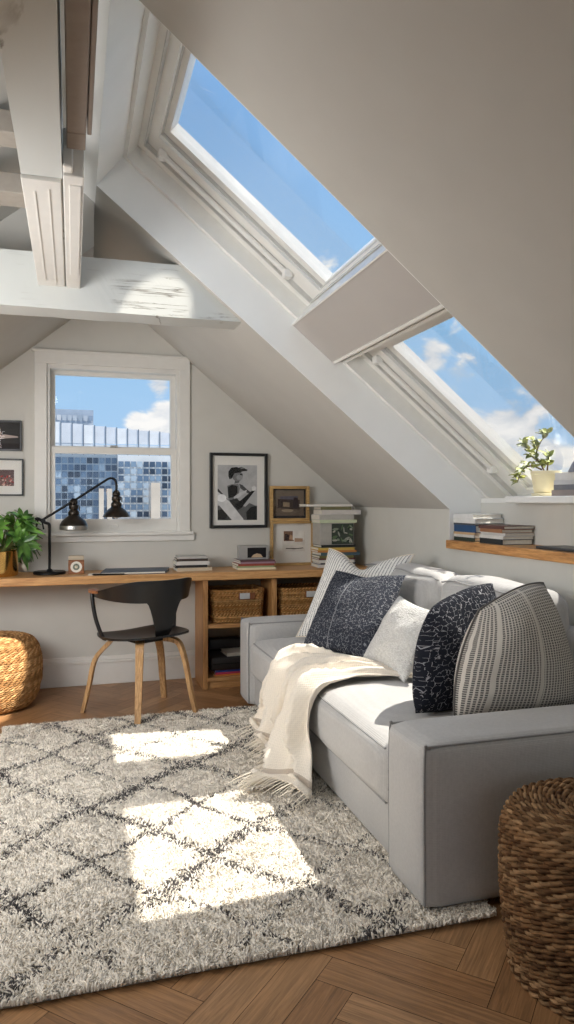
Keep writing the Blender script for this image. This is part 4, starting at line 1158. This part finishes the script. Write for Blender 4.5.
def draw_rower(q):
    q([(0, 0), (1, 0), (1, 1), (0, 1)], 176)
    q([(0, 0), (1, 0), (1, .25), (.8, .31), (.7, .24), (.5, .30), (0, .26)], 96)
    q([(.0, .02), (.24, .0), (.3, .12), (.12, .2), (0, .18)], 44); q([(.74, 0), (1, 0), (1, .26), (.84, .24), (.72, .14)], 38)
    q([(.2, .02), (.38, .0), (.42, .15), (.3, .17)], 70)
    # torso, vest, arms
    q([(.24, .62), (.34, .65), (.52, .66), (.56, .58), (.52, .42), (.50, .32), (.28, .33), (.26, .45)], 120)
    q([(.26, .60), (.36, .64), (.50, .62), (.50, .50), (.44, .42), (.27, .40)], 40)
    q([(.54, .66), (.62, .64), (.76, .55), (.83, .51), (.80, .48), (.70, .51), (.57, .58)], 78)
    q([(.40, .42), (.56, .50), (.74, .55), (.72, .50), (.56, .43), (.44, .36)], 196)
    q([(.30, .36), (.48, .40), (.62, .30), (.50, .22), (.34, .26)], 60)
    # the long board and the pale one crossing it
    q([(.42, .26), (.94, .58), (.98, .62), (.96, .55), (.60, .22), (.50, .18)], 34)
    q([(0, .56), (.06, .55), (.64, .03), (.66, .0), (.36, 0), (0, .30)], 206); q([(0, .57), (.03, .56), (.30, .34), (.28, .36), (0, .52)], 70)
    q(ell(.10, .40, .12, .07), 236)
    q([(.86, .60), (.93, .63), (.98, .60), (.96, .54), (.88, .53)], 208)
    # neck, head, cap
    q([(.42, .66), (.54, .68), (.56, .74), (.44, .73)], 92)
    q(ell(.50, .80, .135, .095), 120); q(ell(.55, .775, .08, .05), 150); q([(.60, .80), (.64, .79), (.62, .76)], 150)
    q([(.27, .80), (.27, .88), (.34, .95), (.48, .965), (.60, .93), (.60, .87), (.42, .85), (.36, .76), (.30, .74)], 30)
    q([(.52, .95), (.60, .97), (.76, .915), (.74, .895), (.58, .88)], 48); q([(.56, .955), (.62, .96), (.66, .94), (.60, .93)], 130)
    q([(.56, .84), (.64, .84), (.62, .82), (.56, .82)], 44)
picture('framed_photo', 'large black framed monochrome photo of a person in a cap, right of the window', .889, 1.294, 1.008, 1.522, YB-.030, YB-.002, .020, M['black'], .05, draw_rower, fl=(.945, 1.222, 1.062, 1.44))
def draw_bench(q):
    q([(0, 0), (1, 0), (1, 1), (0, 1)], (120, 108, 94)); q([(0, 0), (1, 0), (1, .32), (0, .4)], (104, 90, 78))
    q([(.12, .3), (.86, .24), (.86, .62), (.12, .66)], (64, 54, 50)); q([(.2, .66), (.8, .62), (.8, .78), (.2, .76)], (92, 88, 98))
    q([(.3, .36), (.52, .34), (.52, .52), (.3, .54)], (142, 126, 104)); q([(.62, .3), (.8, .3), (.8, .70), (.66, .72)], (52, 44, 46)); q(ell(.45, .2, .2, .06), (150, 136, 116))
picture('framed_photo', 'small pale wood frame with a dusky brown photo, standing on the larger wood frame', 1.306, 1.590, 1.0535, 1.297, YB-.058, YB-.022, .020, M['framewood'], .0, draw_bench, fl=(1.338, 1.556, 1.09, 1.268))
def draw_cards(q):
    q([(0, 0), (1, 0), (1, 1), (0, 1)], (214, 209, 200))
    q([(.06, .50), (.50, .50), (.50, .98), (.06, .98)], (120, 92, 74)); q([(.10, .54), (.28, .54), (.30, .80), (.12, .86)], (60, 46, 44)); q([(.3, .6), (.48, .54), (.48, .74), (.34, .82)], (176, 140, 112))
    q([(.46, .56), (.98, .56), (.98, 1), (.46, 1)], (232, 228, 220)); q([(.54, .46), (.9, .46), (.9, .62), (.54, .64)], (178, 146, 122))
    q([(.14, .12), (.94, .14), (.92, .18), (.6, .15), (.5, .10), (.3, .15), (.16, .17)], (96, 90, 86))
picture('framed_photo', 'larger pale wood frame with small pasted photos on white, standing on the desk', 1.311, 1.625, .7452, 1.052, YB-.060, YB-.018, .016, M['framewood'], .02, draw_cards, fl=(1.40, 1.565, .84, .985))
def draw_dancer(q):
    q([(0, 0), (1, 0), (1, 1), (0, 1)], (58, 56, 55)); q([(0, 0), (1, 0), (1, .2), (0, .24)], (44, 38, 38))
    q([(.50, .46), (.66, .55), (.96, .48), (.97, .44), (.7, .40), (.52, .36)], (190, 172, 164)); q([(.40, .3), (.56, .32), (.60, .62), (.5, .70), (.42, .6)], (170, 146, 138)); q(ell(.52, .74, .05, .08), (150, 128, 118))
    q([(.44, .62), (.50, .9), (.54, .9), (.5, .6)], (176, 160, 150)); q([(.3, .02), (.6, .02), (.56, .34), (.40, .34)], (86, 46, 48))
picture('framed_photo', 'black framed dark photo of a dancer, upper of the two left of the window', -.60, -.309, 1.508, 1.70, YB-.026, YB-.002, .014, M['black'], .0, draw_dancer)
def draw_crowd(q):
    q([(0, 0), (1, 0), (1, 1), (0, 1)], (120, 96, 90)); q([(0, .5), (1, .55), (1, 1), (0, 1)], (96, 80, 78)); r = random.Random(3)
    for i in range(60):
        x, z = r.random(), r.random()*.62; q(ell(x, z, .03, .05, 8), r.choice([(168, 70, 66), (196, 150, 140), (140, 52, 54), (90, 60, 58), (204, 176, 160)]))
picture('framed_photo', 'thin black frame with a small reddish photo in a white mat, above the brass pot', -.595, -.30, 1.226, 1.46, YB-.026, YB-.002, .010, M['black'], .045, draw_crowd, fl=(-.54, -.356, 1.288, 1.39))

# ------------------------------------------------------------------ the city outside and an added sun blocker out of view
def tower(name, label, x0, x1, y, z0, z1, nx, fl, glasscols, frame_c, depth=5., vw=.12, hw=.5):
    root = thing(name, label, 'building', ((x0+x1)/2, y, z0), 'office towers beyond the window')
    mb = MB(); mb.c = frame_c; mb.box(x0, x1, y, y+depth, z0, z1); mb.build('body', M['facade'], root)
    mb = MB(); pw = (x1-x0)/nx; nf = int((z1-z0)/fl); r = random.Random(int(abs(x0)*7+y))
    for j in range(nf):
        for i in range(nx):
            k = clamp(.5+.75*mnoise.noise((i*.35, j*.5, x0))+r.uniform(-.3, .3)); c = glasscols[min(len(glasscols)-1, int(k*len(glasscols)))]
            mb.c = lin(c); a = x0+i*pw+vw; b = x0+(i+1)*pw-vw; zz0 = z0+j*fl+hw; zz1 = z0+(j+1)*fl
            mb.poly([(a, y-.15, zz0), (b, y-.15, zz0), (b, y-.15, zz1), (a, y-.15, zz1)])
    o = mb.build('window_grid', M['facade'], root); o['kind'] = 'stuff'
    return root
gl = [(40, 54, 72), (62, 80, 102), (92, 114, 138), (126, 146, 166), (170, 184, 196)]
D = 150.
tower('office_tower', 'tall grey-blue glass office building filling the lower window', -4.6, 8.6, D, -40, 10.6, 11, 1.42, gl, lin(186, 194, 202), hw=.26, vw=.09)
tower('office_tower', 'glass office block with pale floor bands, right half of the window', 8.6, 26, D-2, -40, 10.2, 14, 1.44, gl, lin(214, 214, 214), hw=.34, vw=.1)
tower('office_tower', 'wide office block further along the street at the right', 30, 62, D+14, -40, 6., 20, 1.6, gl, lin(196, 192, 186), hw=.5)
tower('office_tower', 'low office block further along the street at the left', -34, -7.5, D+12, -40, 5., 18, 1.6, gl, lin(190, 190, 190), hw=.5)
t = thing('roof_screen', 'long white panelled screen along the office roof', 'roof screen', (10, D-1, 10.6))
mb = MB()
for i in range(14):
    a = -4.4+i*2.15; zt = 16.6-.16*i
    mb.c = lin(216, 216, 220) if i % 3 else lin(232, 230, 230); mb.box(a, a+2.05, D-1.2, D-.9, 12.5, zt); mb.c = lin(206, 210, 216); mb.box(a, a+2.05, D-1.2, D-.9, 10.6, 12.3)
mb.build('panels', M['facade'], t)
mb = MB(); mb.c = lin(96, 108, 124)
for i in range(15): mb.box(-4.5+i*2.15, -4.36+i*2.15, D-1.3, D-.8, 10.2, 16.8-.16*i)
mb.build('posts', M['facade'], t)
tower('office_tower', 'taller grey tower rising behind the roof screen at the left', -6.5, 4.1, D+6, -10, 20.0, 10, 1.6, [(150, 160, 172), (176, 182, 190), (132, 146, 164), (196, 196, 198)], lin(160, 170, 184), hw=.5)
for k, (x0, x1, ztop_, lab) in enumerate(((6.3, 7.25, 3.4, 'narrow beige concrete pier behind the lamp shade'), (4.8, 5.7, 3.4, 'slim beige concrete pier beside the lamp arm'), (14.7, 16.5, 4.6, 'broad beige concrete pier at the right of the lower pane'))):
    mb = MB(); mb.c = lin(214, 196, 176); mb.box(x0, x1, D-7, D-4, -40, ztop_)
    tag(mb.build('concrete_pier', M['facade'], loc=((x0+x1)/2, D-6, -40)), lab, 'pier')
ch = thing('sun_blocker', 'unseen brick block added outside the lower skylight to cut the sun', 'sun_blocker', (3.2, 1.75, .2))  # added out of view to block part of the sun and shape the rug patch
mbk, ntb, bb_ = newmat('blocker_brick'); tcb = N(ntb, 'TexCoord'); br = N(ntb, 'TexBrick', Scale=6.); L(ntb, tcb.outputs['Object'], br.inputs[0]); br.inputs['Color1'].default_value = lin(150, 90, 70); br.inputs['Color2'].default_value = lin(124, 74, 58); br.inputs['Mortar'].default_value = lin(180, 170, 158); L(ntb, br.outputs[0], bb_.inputs['Base Color'])
mb = MB(); mb.box(2.75, 3.75, 1.3, 2.16, .3, 4.05); mb.build('stack', mbk, ch)
mb = MB(); mb.bbox(2.70, 3.80, 1.25, 2.20, 4.051, 4.15, .02); mb.build('cap', solid('chimney cap stone', (150, 146, 138), .8), ch)

# ------------------------------------------------------------------ sky, sun, lamps
def make_world():
    w = bpy.data.worlds.new('World'); scene.world = w; w.use_nodes = True; nt = w.node_tree; nt.nodes.clear()
    out = N(nt, 'OutputWorld'); bg = N(nt, 'Background'); L(nt, bg.outputs[0], out.inputs[0])
    tc = N(nt, 'TexCoord'); g = tc.outputs['Generated']; x, y, z = sep(nt, g)
    sky = ramp(nt, z, [(.0, lin(206, 224, 240)), (.10, lin(170, 208, 244)), (.22, lin(156, 202, 242)), (.42, lin(142, 188, 236)), (.75, lin(112, 164, 226))])
    mp = N(nt, 'Mapping'); mp.inputs['Scale'].default_value = (1., 1., 1.9); L(nt, g, mp.inputs[0])
    n1 = N(nt, 'TexNoise', Scale=13., Detail=9., Roughness=.56, Distortion=.3); L(nt, mp.outputs[0], n1.inputs['Vector'])
    blobs = None
    def px(u, v): 
        a = (u-287)/720; b = (500-v)/720; th = math.atan(214/720); c, s = math.cos(th), math.sin(th); return Vector((a*c+s, -a*s+c, b)).normalized()
    # clouds as (direction, angular radius, weight)
    cl = [((1.02*.0+.0, 0, 0), 0, 0)]
    cl = [(px(515, 428), .060, 1.), (px(545, 466), .055, 1.), (px(432, 357), .035, .9), (px(462, 376), .032, .9), (px(480, 440), .03, .5), (px(455, 330), .022, .6), (px(456, 398), .018, .6), (px(566, 480), .06, .9),
          (px(160, 384), .024, 1.), (px(165, 420), .032, 1.), (px(140, 424), .022, .9), (px(325, 264), .03, .45), (px(240, 150), .06, .22), (px(300, 235), .05, .3), (px(205, 175), .02, .3)]
    for d, r, wt in cl:
        dp = nt.nodes.new('ShaderNodeVectorMath'); dp.operation = 'DISTANCE'; L(nt, g, dp.inputs[0])
        nv = nt.nodes.new('ShaderNodeVectorMath'); nv.operation = 'NORMALIZE'; L(nt, g, nv.inputs[0]); L(nt, nv.outputs[0], dp.inputs[0]); dp.inputs[1].default_value = d
        mr = N(nt, 'MapRange', interpolation_type='SMOOTHSTEP'); L(nt, dp.outputs['Value'], mr.inputs[0])
        mr.inputs[1].default_value = r*1.5; mr.inputs[2].default_value = 0.; mr.inputs[3].default_value = 0.; mr.inputs[4].default_value = wt
        blobs = mr.outputs[0] if blobs is None else math_(nt, 'MAXIMUM', blobs, mr.outputs[0])
    far = math_(nt, 'MULTIPLY', math_(nt, 'LESS_THAN', y, .1), .35)     # more cloud in the part of the sky behind
    f = math_(nt, 'ADD', math_(nt, 'MULTIPLY', math_(nt, 'SUBTRACT', n1.outputs[0], .5), 2.2), math_(nt, 'MULTIPLY', math_(nt, 'MAXIMUM', blobs, far), .85))
    mr = N(nt, 'MapRange', interpolation_type='SMOOTHSTEP'); L(nt, f, mr.inputs[0]); mr.inputs[1].default_value = .34; mr.inputs[2].default_value = .70
    cc = ramp(nt, n1.outputs[0], [(.4, lin(206, 214, 224)), (.62, lin(255, 254, 252))])
    L(nt, mixc(nt, mr.outputs[0], sky, cc), bg.inputs[0]); bg.inputs[1].default_value = 1.0
make_world()
def sun(name, d, e, col=(1, .95, .86)):
    l = bpy.data.lights.new(name, 'SUN'); l.energy = e; l.angle = math.radians(.55); l.color = col
    o = bpy.data.objects.new(name, l); COL.objects.link(o); o.rotation_euler = Vector(d).to_track_quat('-Z', 'Y').to_euler(); o.location = (6, 0, 8); return o
sun('sun', (-.68, .27, -1), 7)
sun('added_sun', (-.68, -.20, -1), 6.5)  # second sun, added for the near bright patch on the rug
def area(name, loc, target, sx, sy, e, col=(1, 1, 1)):
    l = bpy.data.lights.new(name, 'AREA'); l.shape = 'RECTANGLE'; l.size = sx; l.size_y = sy; l.energy = e; l.color = col
    o = bpy.data.objects.new(name, l); COL.objects.link(o); o.location = loc; o.rotation_euler = (Vector(target)-Vector(loc)).to_track_quat('-Z', 'Y').to_euler(); return o
area('left_fill', (-1.25, 2.6, 1.45), (.5, 4.2, 1.0), 1.6, .9, 50, (.985, .99, 1))  # added fill lamp at the left, no skylight there
def spot(name, loc, target, cone, e, col=(1, .93, .82)):
    l = bpy.data.lights.new(name, 'SPOT'); l.energy = e; l.spot_size = math.radians(cone); l.spot_blend = .02; l.shadow_soft_size = .02; l.color = col
    o = bpy.data.objects.new(name, l); COL.objects.link(o); o.location = loc; o.rotation_euler = (Vector(target)-Vector(loc)).to_track_quat('-Z', 'Y').to_euler(); return o
# added spots outside the upper skylight, for sunlit patches on pouf and tie beam
gA, gB = Vector((-.565, 4.27, .16)), Vector((.68, 2.95, 2.60)); dd = (gB-gA).normalized()
spot('added_spot', gB+dd*5., gA, 3.9, 8000)
gA, gB = Vector((.375, 3.515, 2.085)), Vector((.70, 3.02, 2.56)); dd = (gB-gA).normalized()
spot('added_spot', gB+dd*5., gA, 3.1, 1500)
area('rear_fill', (-.05, -2.3, 1.25), (.4, 3.5, 1.1), 1.7, 1.5, 4, (1, .98, .96))  # weak fill lamp added behind the camera
area('overhead_fill', (-.55, 1.15, 2.5), (.25, 2.7, 0), 1.0, .9, 34, (1, 1, 1))  # fill lamp added overhead to brighten the rug, no rooflight there

cam = bpy.data.cameras.new('camera'); co = bpy.data.objects.new('camera', cam); COL.objects.link(co)
co.location = (0, 0, 1.2); co.rotation_euler = (PI/2, 0, -math.atan(214/720))
cam.sensor_fit = 'VERTICAL'; cam.sensor_height = 36; cam.lens = 720*36/1024; cam.shift_y = -12/1024; cam.clip_start = .05; cam.clip_end = 600
scene.camera = co
scene.view_settings.view_transform = 'Standard'
scene.view_settings.look = 'None'
scene.view_settings.exposure = 0.0
